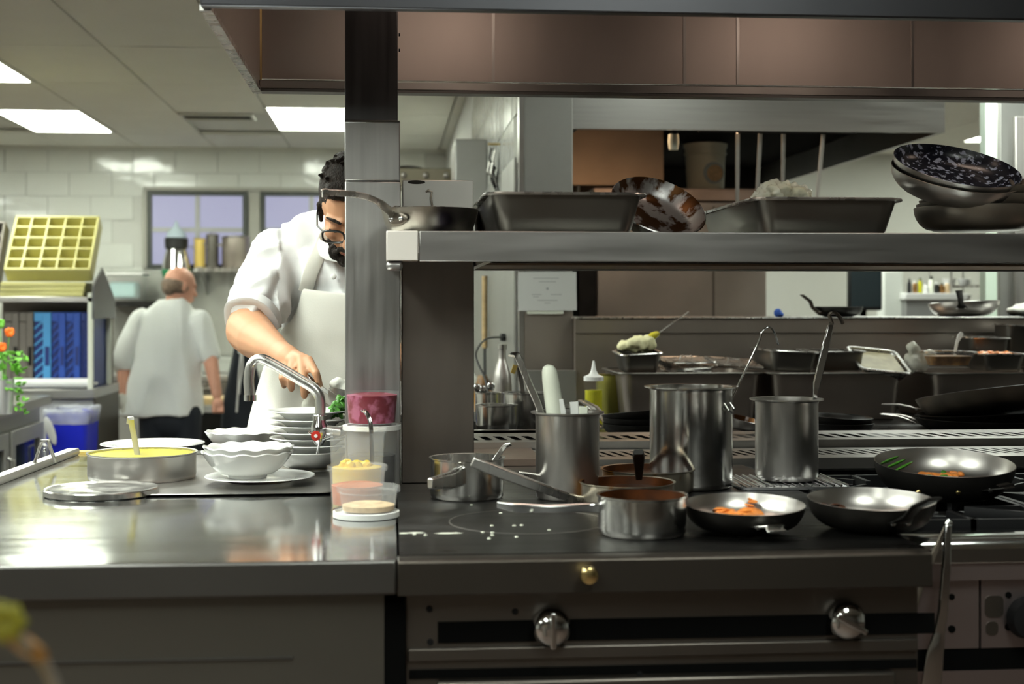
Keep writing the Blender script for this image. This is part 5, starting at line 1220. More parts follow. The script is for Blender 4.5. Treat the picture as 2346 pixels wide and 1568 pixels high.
# racks on edge on the lower deck
zr0 = zsL+.0005; hr_ = ZA(130, 716, YD+.1) - zr0
for k, (a, b, m, lb) in enumerate(((78,117,'lightblue','light blue rack standing on edge, leftmost of the blue ones'), (118,150,'blue','blue rack on edge next to the light blue one'), (151,184,'blue','blue rack on edge, third of the blue row'), (185,208,'navy','navy rack on edge against the station post'), (44,76,'greyrack','brown grey rack on edge beside the light blue rack'), (10,43,'greyrack','brown grey rack on edge behind the flowers'))):
    x1_, x2_ = XA(a, YD+.1), XA(b, YD+.1); w2 = x2_-x1_
    t = thing('dish_rack', lb, 'rack', ((x1_+x2_)/2, YD+.1, zr0), group='racks standing on edge in the dish station')
    obj('rack_base', MB().box(-w2/2, w2/2, .014, .42, 0, hr_), M['navy'] if m != 'greyrack' else M['black'], t)
    f = MB(); hwid2 = w2*.48
    f.box(w2/2-hwid2, w2/2-.001, 0, .013, .0, hr_); f.box(-w2/2, w2/2-hwid2, 0, .013, hr_*.88, hr_)
    if m == 'greyrack': f.box(-w2/2, w2/2-hwid2-.001, 0, .013, 0, hr_*.87)
    obj('rack_frame', f, M[m], t, bevel=.003)
    g = MB(); n = 8
    for j in range(n): 
        z_ = hr_*.88*j/n; g.add([(-w2/2,.004,z_),(-w2/2,.008,z_),(w2/2-hwid2,.008,z_+hr_*.1),(w2/2-hwid2,.004,z_+hr_*.1),(-w2/2,.004,z_+.012),(-w2/2,.008,z_+.012),(w2/2-hwid2,.008,z_+hr_*.1+.012),(w2/2-hwid2,.004,z_+hr_*.1+.012)], [(0,1,2,3),(4,5,6,7),(0,1,5,4),(2,3,7,6),(0,3,7,4),(1,2,6,5)])
    obj('lattice', g, M[m] if m != 'greyrack' else M['black'], t)
    obj('grip', MB().box(w2/2-hwid2*.75, w2/2-hwid2*.2, -.002, .001, hr_*.30, hr_*.55), M['navy'] if m != 'greyrack' else M['black'], t)
# blue bin
q = GY(150, 1100, 7.35); xl, xr = XA(96, 7.3), XA(206, 7.3); zt_ = ZA(150, 948, 7.3)
bn = thing('waste_bin', 'blue waste bin with a clear liner in front of the dish station', 'bin', ((xl+xr)/2, 7.45, 0)); w2 = (xr-xl)*.9
o = MB(); o.rings([rrect(w2*.8, .26, .03, 0), rrect(w2, .32, .035, zt_), rrect(w2-.008, .312, .033, zt_), rrect(w2*.8-.01, .25, .03, .01)]); obj('bin_body', o, M['bin'], bn)
fuse('liner', MB().rings([rrect(w2+.006, .33, .036, zt_-.06), rrect(w2+.016, .34, .038, zt_+.02), rrect(w2-.012, .31, .033, zt_+.022), rrect(w2-.012, .31, .033, zt_-.05)], closed=True), M['bag'], bn, .006, 1, fold=lambda c: .008*noise.noise(c*22))
obj('liner_tail', MB().ell((0,0,0),(.022,.006,.075), n=12, rot=Euler((0,R(-18),0))), M['white'], bn, (-w2/2+.035,-.172,zt_-.085))
# low fridge counter at the left edge with flowers
Xf = GX(60, 910, -1.66).x
cz_ = ZA(50, 903, 6.3)
ya, yb_ = GX(0, 925, -1.66).y, GX(106, 905, -1.66).y
lc = thing('counter_fridge', 'low steel refrigerated counter with glass doors at the left edge', 'refrigerator', (-1.66, yb_, 0)); ln = 2.6
tz = CZ - .205*1.9
tz = (CZ + ray(104, 906).z * (dep(Vector((-1.66, yb_, CZ)))))
obj('worktop', MB().box(-.8, .02, -ln, .02, tz-.045, tz), M['panel_h'], lc, bevel=.004)
obj('body', MB().box(-.8, -.03, -ln, 0, .1, tz-.046), M['gray_metal'], lc)
for k in range(4):
    y1_ = -.05 - k*.62; y0_ = y1_ - .58
    f = MB().box(-.03, 0, y0_, y0_+.07, .15, tz-.12).box(-.03, 0, y1_-.07, y1_, .15, tz-.12).box(-.03, 0, y0_+.07, y1_-.07, tz-.19, tz-.12).box(-.03, 0, y0_+.07, y1_-.07, .15, .22)
    dr = obj('door', f, M['fridge'], lc, bevel=.003)
    obj('glass', MB().box(-.022, -.014, y0_+.07, y1_-.07, .22, tz-.19), M['darkglass'], dr)
    obj('handle', MB().tube([(.004,y1_-.035,tz-.35),(.03,y1_-.035,tz-.34),(.03,y1_-.035,tz-.24),(.004,y1_-.035,tz-.23)], .006, 8), M['steel'], dr)
for yy in (-.1, -ln+.1): obj('leg', MB().lathe([(0,0),(.02,0),(.02,.1),(0,.1)], 10), M['steel'], lc, (-.1, yy, 0)); obj('leg', MB().lathe([(0,0),(.02,0),(.02,.1),(0,.1)], 10), M['steel'], lc, (-.7, yy, 0))
vd = 5.7; vq = W(8, 900, vd); vq.z = tz
va = thing('flower_vase', 'clear tumbler of orange flowers and green leaves at the left edge', 'vase', vq)
obj('vase_body', MB().lathe([(0,0),(.035,0),(.042,.14),(.040,.14),(.033,.006),(0,.006)], 28), mat('vase steel glass', (.55,.55,.55), .6, .2), va)
rnd = random.Random(21)
lv = MB()
for k in range(80):
    a = rnd.uniform(0, 2*pi); e = rnd.uniform(.2, 1); L0 = Vector((cos(a)*.075*e+.02, sin(a)*.05*e, .13+rnd.uniform(-.04,.13)))
    lv.ell(L0, (.022*rnd.uniform(.5,1.1), .010, .003), n=6, rot=Euler((rnd.uniform(-1,1), rnd.uniform(-1,1), rnd.uniform(0,6))))
for k in range(16): L0 = Vector((.06+rnd.uniform(-.012,.03), rnd.uniform(-.03,.03), .10-rnd.uniform(0,.10))); lv.ell(L0, (.014,.008,.004), n=6, rot=Euler((rnd.uniform(-1,1), rnd.uniform(-1,1), rnd.uniform(0,6))))
lo = obj('foliage', lv, M['green_far'], va); lo['kind'] = 'stuff'
for k, (px, py) in enumerate(((22, 762), (4, 796), (0, 742))):
    c = W(px, py, vd-.05) - vq; fl_ = MB()
    for j in range(7): a = j*.9; fl_.ell(c + Vector((.010*cos(a), .006*sin(a*2), .010*sin(a))), (.010,.007,.012), n=8, rot=Euler((0, a, 0)))
    f_ = obj('flower', fl_, M['flower'] if k < 2 else M['green_far'], va)
    obj('stem', MB().tube([c, c*.5 + Vector((0,0,.05)), Vector((0,0,.1))], .002, 6), M['green_far'], va)

# rear wall shelf above the second chef and the wall behind him
YS = YB - .40
zsf = ZA(500, 614, YS+.1)
x1_, x2_ = XA(445, YS), XA(640, YS)
wsh = thing('wall_shelf', 'wire wall shelf with pots under the windows', 'shelf', (x1_, YS, zsf)); wd = x2_-x1_
g = MB().tube([(0,0,-.004),(wd,0,-.004)], .008, 6).tube([(0,.36,-.004),(wd,.36,-.004)], .008, 6).tube([(0,0,-.03),(wd,0,-.03)], .006, 6)
obj('frame', g, M['steel'], wsh)
g = MB()
for k in range(22): g.tube([(wd*k/21,0,-.004),(wd*k/21,.36,-.004)], .004, 6)
obj('wires', g, M['steel'], wsh)
z_ = MB(); z_.tube([(wd*k/16, -.002, -.004 if k % 2 else -.03) for k in range(17)], .005, 6); obj('truss', z_, M['steel'], wsh)
for xx in (.05, wd-.05): obj('bracket', MB().prism([(.0,-.03),(.385,-.03),(.385,-.22)], xx, xx+.01, 'x'), M['gray_metal'], wsh)
def farpot(px, wpx, ytop, label, m='hotel', Y=YS+.18, lid=False, z=zsf, name='stock_pot'):
    q = Vector((XA(px, Y), Y, z+.005)); s = dep(q)/F; r = wpx/2*s; h = ZA(px, ytop, Y)-z
    t = thing(name, label, 'pot', q); obj('pot_body', MB().lathe([(0,0),(r*.95,0),(r,.01),(r,h-.01),(r+.008,h),(r-.004,h),(r-.008,.012),(0,.01)], 32), M[m], t)
    if lid: obj('lid', MB().lathe([(0,h+.02),(r*.5,h+.016),(r*.98,h+.004),(r*.98,h),(0,h)], 28), M['steel'], t)
    for s_ in (-1, 1): obj('side_handle', MB().tube([(s_*r,-.03,h*.7),(s_*(r+.03),-.03,h*.72),(s_*(r+.03),.03,h*.72),(s_*r,.03,h*.7)], .006, 6), M['steel'], t)
    return t
farpot(540, 62, 545, 'wide dark steel pot at the right on the wire wall shelf', 'rear_steel', lid=True)
farpot(487, 28, 540, 'narrow steel pot with a lid beside the wide pot on the wall shelf', 'hotel', lid=True)
farpot(458, 26, 548, 'row of brassy moulds at the left of the wall shelf', 'copperedge')
# dispenser with a cone, standing on a wall bracket
q = Vector((XA(404, YS+.15), YS+.15, ZA(404, 655, YS+.15))); s = dep(q)/F
jd = thing('juice_dispenser', 'tall steel dispenser with a pale cone top in front of the left window', 'dispenser', q)
Z_ = lambda y: ZA(404, y, YS+.15) - q.z
obj('green_base', MB().lathe([(0,0),(26*s,0),(34*s,Z_(618)),(0,Z_(618))], 24), M['greenplastic'], jd)
obj('steel_body', MB().lathe([(0,Z_(618)),(34*s,Z_(618)),(24*s,Z_(575)),(22*s,Z_(570)),(0,Z_(570))], 28), M['chrome'], jd)
obj('black_band', MB().lathe([(0,Z_(570)),(26*s,Z_(570)),(27*s,Z_(548)),(24*s,Z_(545)),(0,Z_(545))], 24), M['rubber'], jd)
obj('cone', MB().lathe([(0,Z_(545)),(24*s,Z_(545)),(20*s,Z_(533)),(7*s,Z_(520)),(3*s,Z_(507)),(0,Z_(506))], 24), M['clearcone'], jd)
obj('wall_bracket', MB().box(-.05,.05,.0,.245,-.03,0), M['gray_metal'], jd)
# clear box on a dark shelf left of the second chef
YQ = YB-.45; q = Vector((XA(284, YQ), YQ, ZA(284, 690, YQ))); s = dep(q)/F
sh2 = thing('dark_wall_shelf', 'dark wall shelf under the pale cyan storage box', 'shelf', q)
obj('board', MB().box(-.17,.42,-.05,.43,-.045,0), M['black'], sh2); obj('bracket', MB().prism([(0,-.045),(.43,-.045),(.43,-.25)], .1, .12, 'x'), M['black'], sh2)
sx = thing('storage_box', 'translucent storage box of pale cyan bags on the dark wall shelf', 'box', q + Vector((0,.1,.001)))
bw_ = 44*s; bh = 58*s; o = MB(); o.rings([rrect(bw_*1.8,.28,.03,0), rrect(bw_*2,.32,.03,bh), rrect(bw_*2-.01,.31,.03,bh), rrect(bw_*1.8-.01,.27,.03,.01)]); obj('box_body', o, M['deli'], sx)
obj('bags', MB().box(-bw_*.75,bw_*.6,-.11,.11,.02,bh*.75), M['cyan'], sx, bevel=.02); obj('lid', MB().box(-bw_*1.03,bw_*1.03,-.168,.168,bh,bh+.02), M['white'], sx, bevel=.006)
# steel wall cladding behind the second chef and rear bench
rp = thing('rear_wall_cladding', 'grey steel cladding on the rear wall behind the walking cook', 'panel', (0, YB-.016, 0))
obj('panel', MB().box(XA(245,YB), XA(900,YB), -.01, 0, .9, ZA(400, 622, YB)), mat('dull cladding', (.36,.36,.33), .6, .5, var=.12, vscale=3), rp)
obj('seam', MB().box(XA(520,YB), XA(523,YB), -.014, -.01, .9, ZA(400, 622, YB)), M['fridge'], rp)
YW = YB - .75; zc = ZA(300, 862, YW)
rb_ = thing('rear_bench', 'long steel bench against the rear wall behind the walking cook', 'bench', (0, YW, 0))
obj('worktop', MB().box(XA(235,YW), XA(900,YW), 0, .72, zc-.04, zc), M['alu'], rb_, bevel=.003)
x1_, x2_ = XA(235,YW), XA(900,YW); n = 7
for k in range(n):
    a = x1_ + (x2_-x1_)*k/n; b = x1_ + (x2_-x1_)*(k+1)/n - .01
    d_ = obj('drawer', MB().box(a, b, -.01, .02, zc-.22, zc-.05), M['oven'], rb_, bevel=.003); obj('pull', MB().box(a+.05, b-.05, -.03, -.011, zc-.10, zc-.085), M['steel'], d_)
    obj('door', MB().box(a, b, -.01, .02, .12, zc-.23), M['fridge'] if k == 0 else M['black'], rb_, bevel=.003)
obj('carcass', MB().box(x1_, x2_, .021, .7, .0, zc-.041), M['black'], rb_)
cbq = Vector((XA(500, YW-.5), YW-.5, 0))
ct = thing('prep_table', 'low dark prep table with a chopping board behind the walking cook', 'table', cbq); zk = ZA(500, 925, YW-.5)
obj('table_top', MB().box(-.25, 1.0, -.2, .3, zk-.05, zk-.003), M['gray_metal'], ct); 
for sx_ in (-.22, .95):
    for yy in (-.17, .25): obj('leg', MB().box(sx_-.02, sx_+.02, yy-.02, yy+.02, 0, zk-.05), M['black'], ct)
obj('under_shelf', MB().box(-.2, .95, -.18, .28, .25, .3), M['black'], ct)
cb_ = thing('chopping_board', 'thick wooden chopping board on the low prep table', 'board', (cbq.x, cbq.y, zk-.002)); obj('board', MB().box(-.20,.14,-.14,.14,0,.05), M['wood'], cb_, bevel=.004); obj('juice_groove', MB().box(-.18,.12,-.12,.12,.05,.052), M['beige'], cb_)
# black apron hanging with white strings
q = Vector((XA(555, 8.9), 8.9, 0)); zt_, zb2 = ZA(555, 780, 8.9), ZA(555, 1000, 8.9)
ha = thing('hanging_apron', 'black apron with white strings hanging behind the standing chef', 'apron', (q.x, 8.9, 0))
rs = []
for k in range(9):
    a = k/8; z2 = zt_ + (.25-zt_)*a; w2 = .04 + .10*min(1, a*2)
    rs.append([(w2*cos(t)*(1+.12*sin(3*t+a*3)), .05*sin(t), z2) for t in [2*pi*j/20 for j in range(20)]])
obj('apron_cloth', MB().rings(rs), M['trousers'], ha)
zz = ZA(555, 806, 8.9)
st_ = MB().ell((0,-.055,zz),(.022,.012,.014)).tube(smooth_path([(0,-.06,zz),(-.012,-.06,zz-.12),(-.02,-.06,zz-.25),(-.028,-.06,zz-.37)],3), .006, 6).tube(smooth_path([(.005,-.06,zz),(.008,-.06,zz-.1),(-.008,-.06,zz-.2),(-.014,-.06,zz-.26)],3), .006, 6)
obj('apron_strings', st_, M['white'], ha)
obj('stand_hook', MB().tube([(0,.06,0),(0,.06,zt_+.04),(0,.0,zt_+.05),(0,-.01,zt_)], .008, 8), M['gray_metal'], ha); obj('stand_foot', MB().lathe([(0,0),(.15,0),(.14,.02),(0,.025)], 20), M['gray_metal'], ha, (0,.06,0))

# yellow flower close to the lens, on the guests' side
gl_ = thing('pass_ledge', 'low dark ledge on the guests side of the counter, below the picture', 'ledge', (-.30, .72, 0))
obj('ledge_body', MB().box(-.25, .12, -.12, .25, 0, .93), M['greyrack'], gl_); obj('ledge_top', MB().box(-.27, .14, -.14, .27, .93, .955), M['wood'], gl_)
c0 = W(14, 1425, .82); c1 = W(120, 1560, .86)
fw = thing('yellow_flower', 'blurred yellow flower close to the lens at the lower left corner', 'flower', (c1.x+.02, c1.y+.01, .956))
o0 = Vector(fw.location)
obj('bud_vase', MB().lathe([(0,0),(.022,0),(.026,.03),(.010,.07),(.012,.085),(.009,.085),(.008,.07),(0,.02)], 24), M['brownfood'], fw)
obj('stem', MB().tube(smooth_path([Vector((0,0,.03)), c1-o0, (c0+c1)/2-o0, c0-o0], 4), .0035, 8), M['greyrack'], fw)
for k in range(7):
    a = 2*pi*k/7; obj('petal', MB().ell((0,0,0), (.007,.003,.005), n=8, rot=Euler((0,-a,0))), mat('yellow petal', (.17,.16,.01), 0, .5) if k == 0 else bpy.data.materials['yellow petal'], fw, c0-o0+Vector((.006*cos(a), -.002, .006*sin(a))))
obj('leaf', MB().ell((0,0,0), (.016,.004,.006), n=8, rot=Euler((0,R(35),0))), M['brownfood'], fw, W(60,1480,.84)-o0)
# ================================================================== PEOPLE
def T(v): return Matrix.Translation(Vector(v))
def headM(c, yaw, pitch, roll=0): return T(c) @ Matrix.Rotation(yaw, 4, 'Z') @ Matrix.Rotation(pitch, 4, 'X') @ Matrix.Rotation(roll, 4, 'Y')
def head_shapes(b, Mh):
    b.ell((0,.012,.030), (.077,.097,.088), Mh, 22)
    b.ell((0,-.030,-.020), (.066,.062,.075), Mh, 20)
    b.ell((0,-.036,-.066), (.053,.052,.048), Mh, 18)
    b.ell((0,-.066,-.096), (.027,.024,.020), Mh, 12)
    b.limb((0,-.088,.016), (0,-.111,-.022), .0085, .0125, M=Mh)
    for s in (-1, 1):
        b.ell((s*.011,-.100,-.026), (.010,.011,.008), Mh, 10)
        b.ell((s*.040,-.066,-.018), (.022,.022,.020), Mh, 12)
        b.limb((s*.012,-.086,.030), (s*.050,-.070,.028), .009, .008, M=Mh)
        b.ell((s*.078,.014,-.006), (.009,.019,.031), Mh, 12)
        b.ell((s*.031,-.077,.008), (.016,.011,.011), Mh, 12)
    b.limb((-.018,-.092,-.052), (.018,-.092,-.052), .008, .008, M=Mh)
    b.limb((-.013,-.090,-.063), (.013,-.090,-.063), .009, .009, M=Mh)
def folds(dirv, amp, sc, seed=0.):
    dv = Vector(dirv).normalized()
    def f(c):
        q = c*sc; along = q.dot(dv); q = q - dv*along*.72 + Vector((seed, seed*.7, 0))
        n = noise.noise(q); n2 = noise.noise(q*2.1 + Vector((5,1,2)))
        return amp*(1 - 2*abs(n)*1.9)*.55 + amp*.45*n2
    return f
# ---------------- chef at the counter
base = W(800, 700, 3.70); base.z = 0
ch = thing('person', 'bearded man in white chef jacket and apron plating food, half hidden by the column', 'person', base)
TB = T(-base); L = lambda *a: TB @ W(*a)
hc = L(808, 479, 3.47); Mh = headM(hc, R(-9), R(44), R(3))
body = MB(); head_shapes(body, Mh)
nk = Mh @ Vector((0,.030,-.075))
body.limb(Mh @ Vector((0,.02,-.03)), L(800, 560, 3.64), .052, .060)
body.ell(L(800, 650, 3.70), (.150,.095,.15)); body.ell(L(803, 800, 3.68), (.145,.095,.2)); body.ell(L(803, 960, 3.70), (.16,.105,.15))
body.limb(L(655, 580, 3.70), L(945, 580, 3.70), .055, .055)
# right arm (image left)
sh_, el, wr = L(640, 585, 3.68), L(569, 757, 3.50), L(640, 808, 3.30)
body.limb(sh_, el, .055, .057); md = el.lerp(wr, .35) + Vector((-.002, 0, -.004))
body.limb(el, md, .057, .052); body.limb(md, wr, .051, .031)
body.limb(wr, L(662, 822, 3.255), .030, .030)
mc = [L(652, 838, 3.235), L(670, 828, 3.215), L(690, 823, 3.200), L(708, 828, 3.190)]
pi_ = [L(646, 866, 3.190), L(667, 868, 3.170), L(694, 868, 3.150), L(724, 856, 3.150)]
ti = [L(651, 886, 3.215), L(668, 892, 3.200), L(697, 908, 3.180), L(733, 884, 3.165)]
kn = L(660, 818, 3.27)
for q in mc: body.limb(kn.lerp(q, .15), q, .022, .0125)
body.ell(L(678, 834, 3.225), (.024,.022,.018))
rad = [.0088, .0098, .0102, .0098]
for q, p_, t_, r_ in zip(mc, pi_, ti, rad):
    body.limb(q, p_, r_*1.15, r_*1.0, 12); body.limb(p_, t_, r_*1.0, r_*.82, 12)
th = [L(664, 838, 3.275), L(690, 868, 3.235), L(712, 893, 3.190)]
body.limb(th[0], th[1], .015, .0115); body.limb(th[1], th[2], .0112, .0092)
# left arm, behind the post
sl, elL, wrL = L(955, 585, 3.68), L(1000, 760, 3.50), L(905, 850, 3.28)
body.limb(sl, elL, .052, .044); body.limb(elL, elL.lerp(wrL,.4), .044, .045); body.limb(elL.lerp(wrL,.4), wrL, .044, .029)
hl_ = [L(885, 868, 3.25), L(868, 884, 3.24)]
body.limb(wrL, hl_[0], .027, .026)
for k in range(4):
    a = hl_[0] + Vector((-.012, -.008+.0*k, .022-.018*k)); b_ = a + Vector((-.035,-.012,-.004)); c_ = b_ + Vector((-.020,.020,-.010))
    body.limb(a, b_, .0105, .0098, 12); body.limb(b_, c_, .0096, .0082, 12)
body.limb(hl_[0] + Vector((0,-.01,.02)), hl_[0] + Vector((-.045,-.02,.034)), .012, .009)
# legs
hipZ = .92
for s in (-1, 1):
    body.limb((s*.09, 0, .90), (s*.10, .01, .50), .080, .055); body.limb((s*.10, .01, .50), (s*.105, .05, .09), .052, .036); body.limb((s*.105, .06, .045), (s*.115, -.09, .035), .035, .03)
def skincol(c):
    return 0
fuse('body', body, [M['skin']], ch, .0042, 5)
# hair
hb = MB(); hb.ell((0,.024,.042), (.083,.098,.088), Mh, 22)
hb.limb((-.077,-.012,.020), (-.076,-.022,-.020), .009, .006, M=Mh); hb.limb((.077,-.012,.020), (.076,-.022,-.020), .009, .006, M=Mh)
hb.limb((-.03,-.052,.098), (.03,-.052,.098), .022, .022, M=Mh)
rnd = random.Random(5)
for k in range(70):
    a, e = rnd.uniform(0, 2*pi), rnd.uniform(0, 1.25)
    p0 = Vector((.081*sin(e)*cos(a), .024+.095*sin(e)*sin(a), .042+.087*cos(e)))
    if p0.y < -.058: continue
    hb.limb(p0, p0 + Vector((rnd.uniform(-.010,.010), -.012, .012)), .008, .003, 8, M=Mh)
fuse('hair', hb, M['hair'], ch, .0032, 2, fold=lambda c: .0012*noise.noise(c*160))
# beard and moustache
bd = MB()
pts = [(-.056,-.034,-.074), (-.042,-.054,-.096), (-.022,-.074,-.110), (0,-.082,-.114), (.022,-.074,-.110), (.042,-.054,-.096), (.056,-.034,-.074)]
for a, b_ in zip(pts, pts[1:]): bd.limb(a, b_, .009, .012, M=Mh)
bd.ell((0,-.084,-.092), (.030,.015,.022), Mh); bd.ell((-.040,-.068,-.082), (.018,.014,.026), Mh); bd.ell((.040,-.068,-.082), (.018,.014,.026), Mh)
for s in (-1, 1): bd.limb((s*.003,-.1045,-.0425), (s*.024,-.096,-.047), .0065, .006, M=Mh); bd.limb((s*.024,-.096,-.049), (s*.038,-.080,-.072), .005, .008, M=Mh)
fuse('beard', bd, M['hair'], ch, .003, 2, fold=lambda c: .0014*noise.noise(c*220))
for s in (-1, 1):
    obj('eyebrow', MB().tube([Mh @ Vector(q) for q in ((s*.012,-.0965,.034), (s*.03,-.0915,.040), (s*.050,-.077,.036))], [.003,.0042,.002], 8), M['hair'], ch)
    obj('eyelash', MB().tube([Mh @ Vector(q) for q in ((s*.018,-.0885,.003), (s*.031,-.0895,.0005), (s*.045,-.082,.004))], .0014, 6), M['hair'], ch)
obj('lip', MB().tube([Mh @ Vector(q) for q in ((-.020,-.0945,-.061), (0,-.1015,-.0625), (.020,-.0945,-.061))], [.002,.0052,.002], 10), M['lip'], ch)
# spectacles
gl = MB()
for s in (-1, 1):
    ringp = []
    for k in range(20):
        a = 2*pi*k/20; x = .0265*(abs(cos(a))**.6)*(1 if cos(a) > 0 else -1); z = .0185*(abs(sin(a))**.6)*(1 if sin(a) > 0 else -1)
        ringp.append(Vector((s*.032 + x, -.108 + .10*abs(x + (s*.032))**1.35, .002 + z)))
    gl.tube(ringp, .0027, 8, Mh, loop=True)
    gl.tube([(s*.0575,-.098,.010), (s*.074,-.080,.012), (s*.081,-.035,.012), (s*.083,.012,.010), (s*.080,.026,-.010)], .0020, 8, Mh)
gl.tube([(-.006,-.109,.004), (0,-.112,.008), (.006,-.109,.004)], .002, 8, Mh)
go = obj('spectacles', gl, M['frame'], ch)
# jacket
jk = MB()
jk.ell(L(800, 640, 3.70), (.175,.118,.160)); jk.ell(L(803, 745, 3.685), (.172,.115,.18)); jk.ell(L(803, 880, 3.69), (.180,.12,.20))
jk.limb(L(655, 582, 3.71), L(945, 582, 3.71), .076, .076, 18); jk.limb(L(715, 560, 3.70), L(885, 560, 3.70), .080, .080, 18)
jk.limb(L(648, 590, 3.69), L(612, 665, 3.60), .079, .080, 20); jk.limb(L(612, 665, 3.60), L(586, 706, 3.54), .079, .069, 20)
jk.limb(L(952, 590, 3.69), L(975, 660, 3.60), .079, .076, 20); jk.limb(L(975, 660, 3.60), L(996, 730, 3.53), .076, .070, 20)
cut = L(575, 735, 3.50)
fold1 = folds((.25,-.2,-1), .015, 14, 1.3); fold2 = folds((-.75,.1,-.75), .016, 16, 4.)
def jf(c):
    arm = c.x < L(640, 600, 3.6).x
    return fold2(c) if arm else fold1(c)
jko = fuse('jacket', jk, M['cloth'], ch, .0055, 5, fold=jf)
jbvh = BVHTree.FromPolygons([v.co for v in jko.data.vertices], [tuple(p.vertices) for p in jko.data.polygons])
# sleeve hem bands
def hem(c, ax, r0, r1, nm='sleeve_hem'):
    c = Vector(c); ax = Vector(ax).normalized(); u = ax.cross(Vector((0,1,0))).normalized(); v = ax.cross(u); rs = []
    for (rr, t) in ((r0, -.014), (r0+.004, -.012), (r0+.004, .014), (r0-.004, .017), (r1, .012)):
        rs.append([c + ax*t + (u*cos(2*pi*k/40)*(1+.04*sin(5*2*pi*k/40)) + v*sin(2*pi*k/40))*rr for k in range(40)])
    obj(nm, MB().rings(rs, cap=False), M['cloth'], ch, sharp=60)
axd = L(580, 722, 3.515) - L(612, 665, 3.60)
hem(L(578, 727, 3.51), axd, .066, .045)
# collar
cl_ = MB(); cc = L(802, 572, 3.615); rs = []
for k in range(29):
    a = R(-140 + 280*k/28) - pi/2; q = cc + Vector((.078*cos(a), .080*sin(a), -.026*(-sin(a)) + .010))
    o_ = Vector((cos(a), sin(a), 0)); rs.append([q + Vector((0,0,-.02)), q + o_*.006 + Vector((0,0,.0)), q + Vector((0,0,.022)), q - o_*.006])
obj('collar', MB().rings(rs), M['cloth'], ch, sharp=60)
for k in range(2): obj('button', MB().ell(L(762+2*k, 592+42*k, 3.569-.006*k), (.0075,.0025,.0075), n=12), M['white'], ch)
# apron
ctr = lambda py: L(803, py, 3.70 - (.012 if py < 800 else .0))
rows = [(664,.176,.128,40),(672,.180,.132,41),(700,.186,.134,42),(735,.192,.135,46),(765,.196,.136,72),(800,.204,.138,88),(860,.222,.142,95),(920,.240,.146,98),(990,.262,.150,100),(1080,.272,.155,100),(1180,.280,.158,100)]
rs = []; NA = 44
for (py, rx, ry, am) in rows:
    c = ctr(py); row = []; dz = 0
    for k in range(NA+1):
        a = R(-am + 2*am*k/NA); wv = 1 + (.020*sin(a*9+py*.01) + .012*sin(a*17+2))*min(1, max(0, (py-720)/160))
        sag = .014*(1-abs(k/NA*2-1))*(-1) if py < 690 else 0
        row.append(Vector((c.x + rx*wv*sin(a), c.y - ry*wv*cos(a), c.z + sag)))
    rs.append(row)
vs = [p_ for r_ in rs for p_ in r_]; K = NA+1
fs = [(i*K+k, i*K+k+1, (i+1)*K+k+1, (i+1)*K+k) for i in range(len(rs)-1) for k in range(NA)]
ap = obj('apron', MB().add(vs, fs), M['apron'], ch, sub=1, sharp=80)
so = ap.modifiers.new('solid', 'SOLIDIFY'); so.thickness = .004; so.offset = 1
for s in (-1, 1):
    px_ = [(700,668),(706,645),(713,622),(722,600),(732,578),(741,556),(749,538),(757,524),(765,514)]
    if s > 0: px_ = [(1606-a, b) for a, b in px_]
    pts_ = []; prev = None
    for a, b in px_:
        o_ = TB @ CAMP; dr_ = ray(a, b).normalized(); hit = jbvh.ray_cast(o_, dr_)
        if hit[0] is not None: pts_.append(hit[0] - dr_*.011)
    if len(pts_) > 3: obj('neck_strap', MB().ribbon(smooth_path(pts_, 3), .036, .006, side=(1, -.2*s, .3*s)), M['apron'], ch)
# trousers
tr_ = MB()
tr_.ell((0,0,.92), (.17,.115,.13))
for s in (-1, 1): tr_.limb((s*.09,0,.90), (s*.10,.01,.50), .088, .068); tr_.limb((s*.10,.01,.50), (s*.105,.05,.12), .068, .058)
fuse('trousers', tr_, M['trousers'], ch, .009, 3)
for s in (-1, 1): obj('shoe', MB().ell((0,0,0), (.048,.13,.042)), M['rubber'], ch, (s*.11,-.02,.042))
# what he holds: a small pan with greens over a white cloth, and a spoon
hp0 = W(792, 905, 3.10)
sk_ = fry_pan('held_pan', 'small tilted pan of greens held over the plates by the chef', hp0 + Vector((.03,.03,-.05)), .085, .035, aim(1,.35), rot=(R(10), R(18)), outer='burnt', inner='alu', base=.62, hlen=.10)
gr = MB(); rnd = random.Random(9)
for k in range(26): gr.ell(W(776+rnd.uniform(-18,14), 940+rnd.uniform(-14,14), 3.02+rnd.uniform(-.02,.03)), (.010,.006,.004), n=8, rot=Euler((rnd.uniform(-1,1), rnd.uniform(-1,1), rnd.uniform(0,6))))
for k in range(12): gr.ell(W(784+rnd.uniform(-8,10), 916+rnd.uniform(-6,8), 3.04+rnd.uniform(-.02,.03)), (.010,.006,.004), n=8, rot=Euler((rnd.uniform(-1,1), rnd.uniform(-1,1), rnd.uniform(0,6))))
g0 = W(776, 960, 3.04); gt = thing('salad_greens', 'dark green salad leaves falling from the held pan onto a plate', 'greens', g0, group=None)
o_ = obj('leaves', gr, M['green'], gt, -g0); o_['kind'] = 'stuff'
sq = thing('service_spoon', 'long thin spoon held in the chef hand over the pan', 'spoon', W(716, 872, 3.165))
o0 = Vector(sq.location)
obj('handle', MB().ribbon([W(704,862,3.18)-o0, W(730,884,3.15)-o0, W(778,918,3.08)-o0], [.010,.009,.007], .003, side=(0,.4,1)), M['chrome'], sq)
obj('spoon_bowl', MB().ell((0,0,0), (.020,.012,.006), n=12, rot=Euler((0,R(30),0))), M['chrome'], sq, W(788,926,3.07)-o0)
wc = thing('folded_napkin', 'crumpled white napkin beside the column above the pan', 'cloth', W(780, 892, 3.22))
cm = MB(); rnd = random.Random(14)
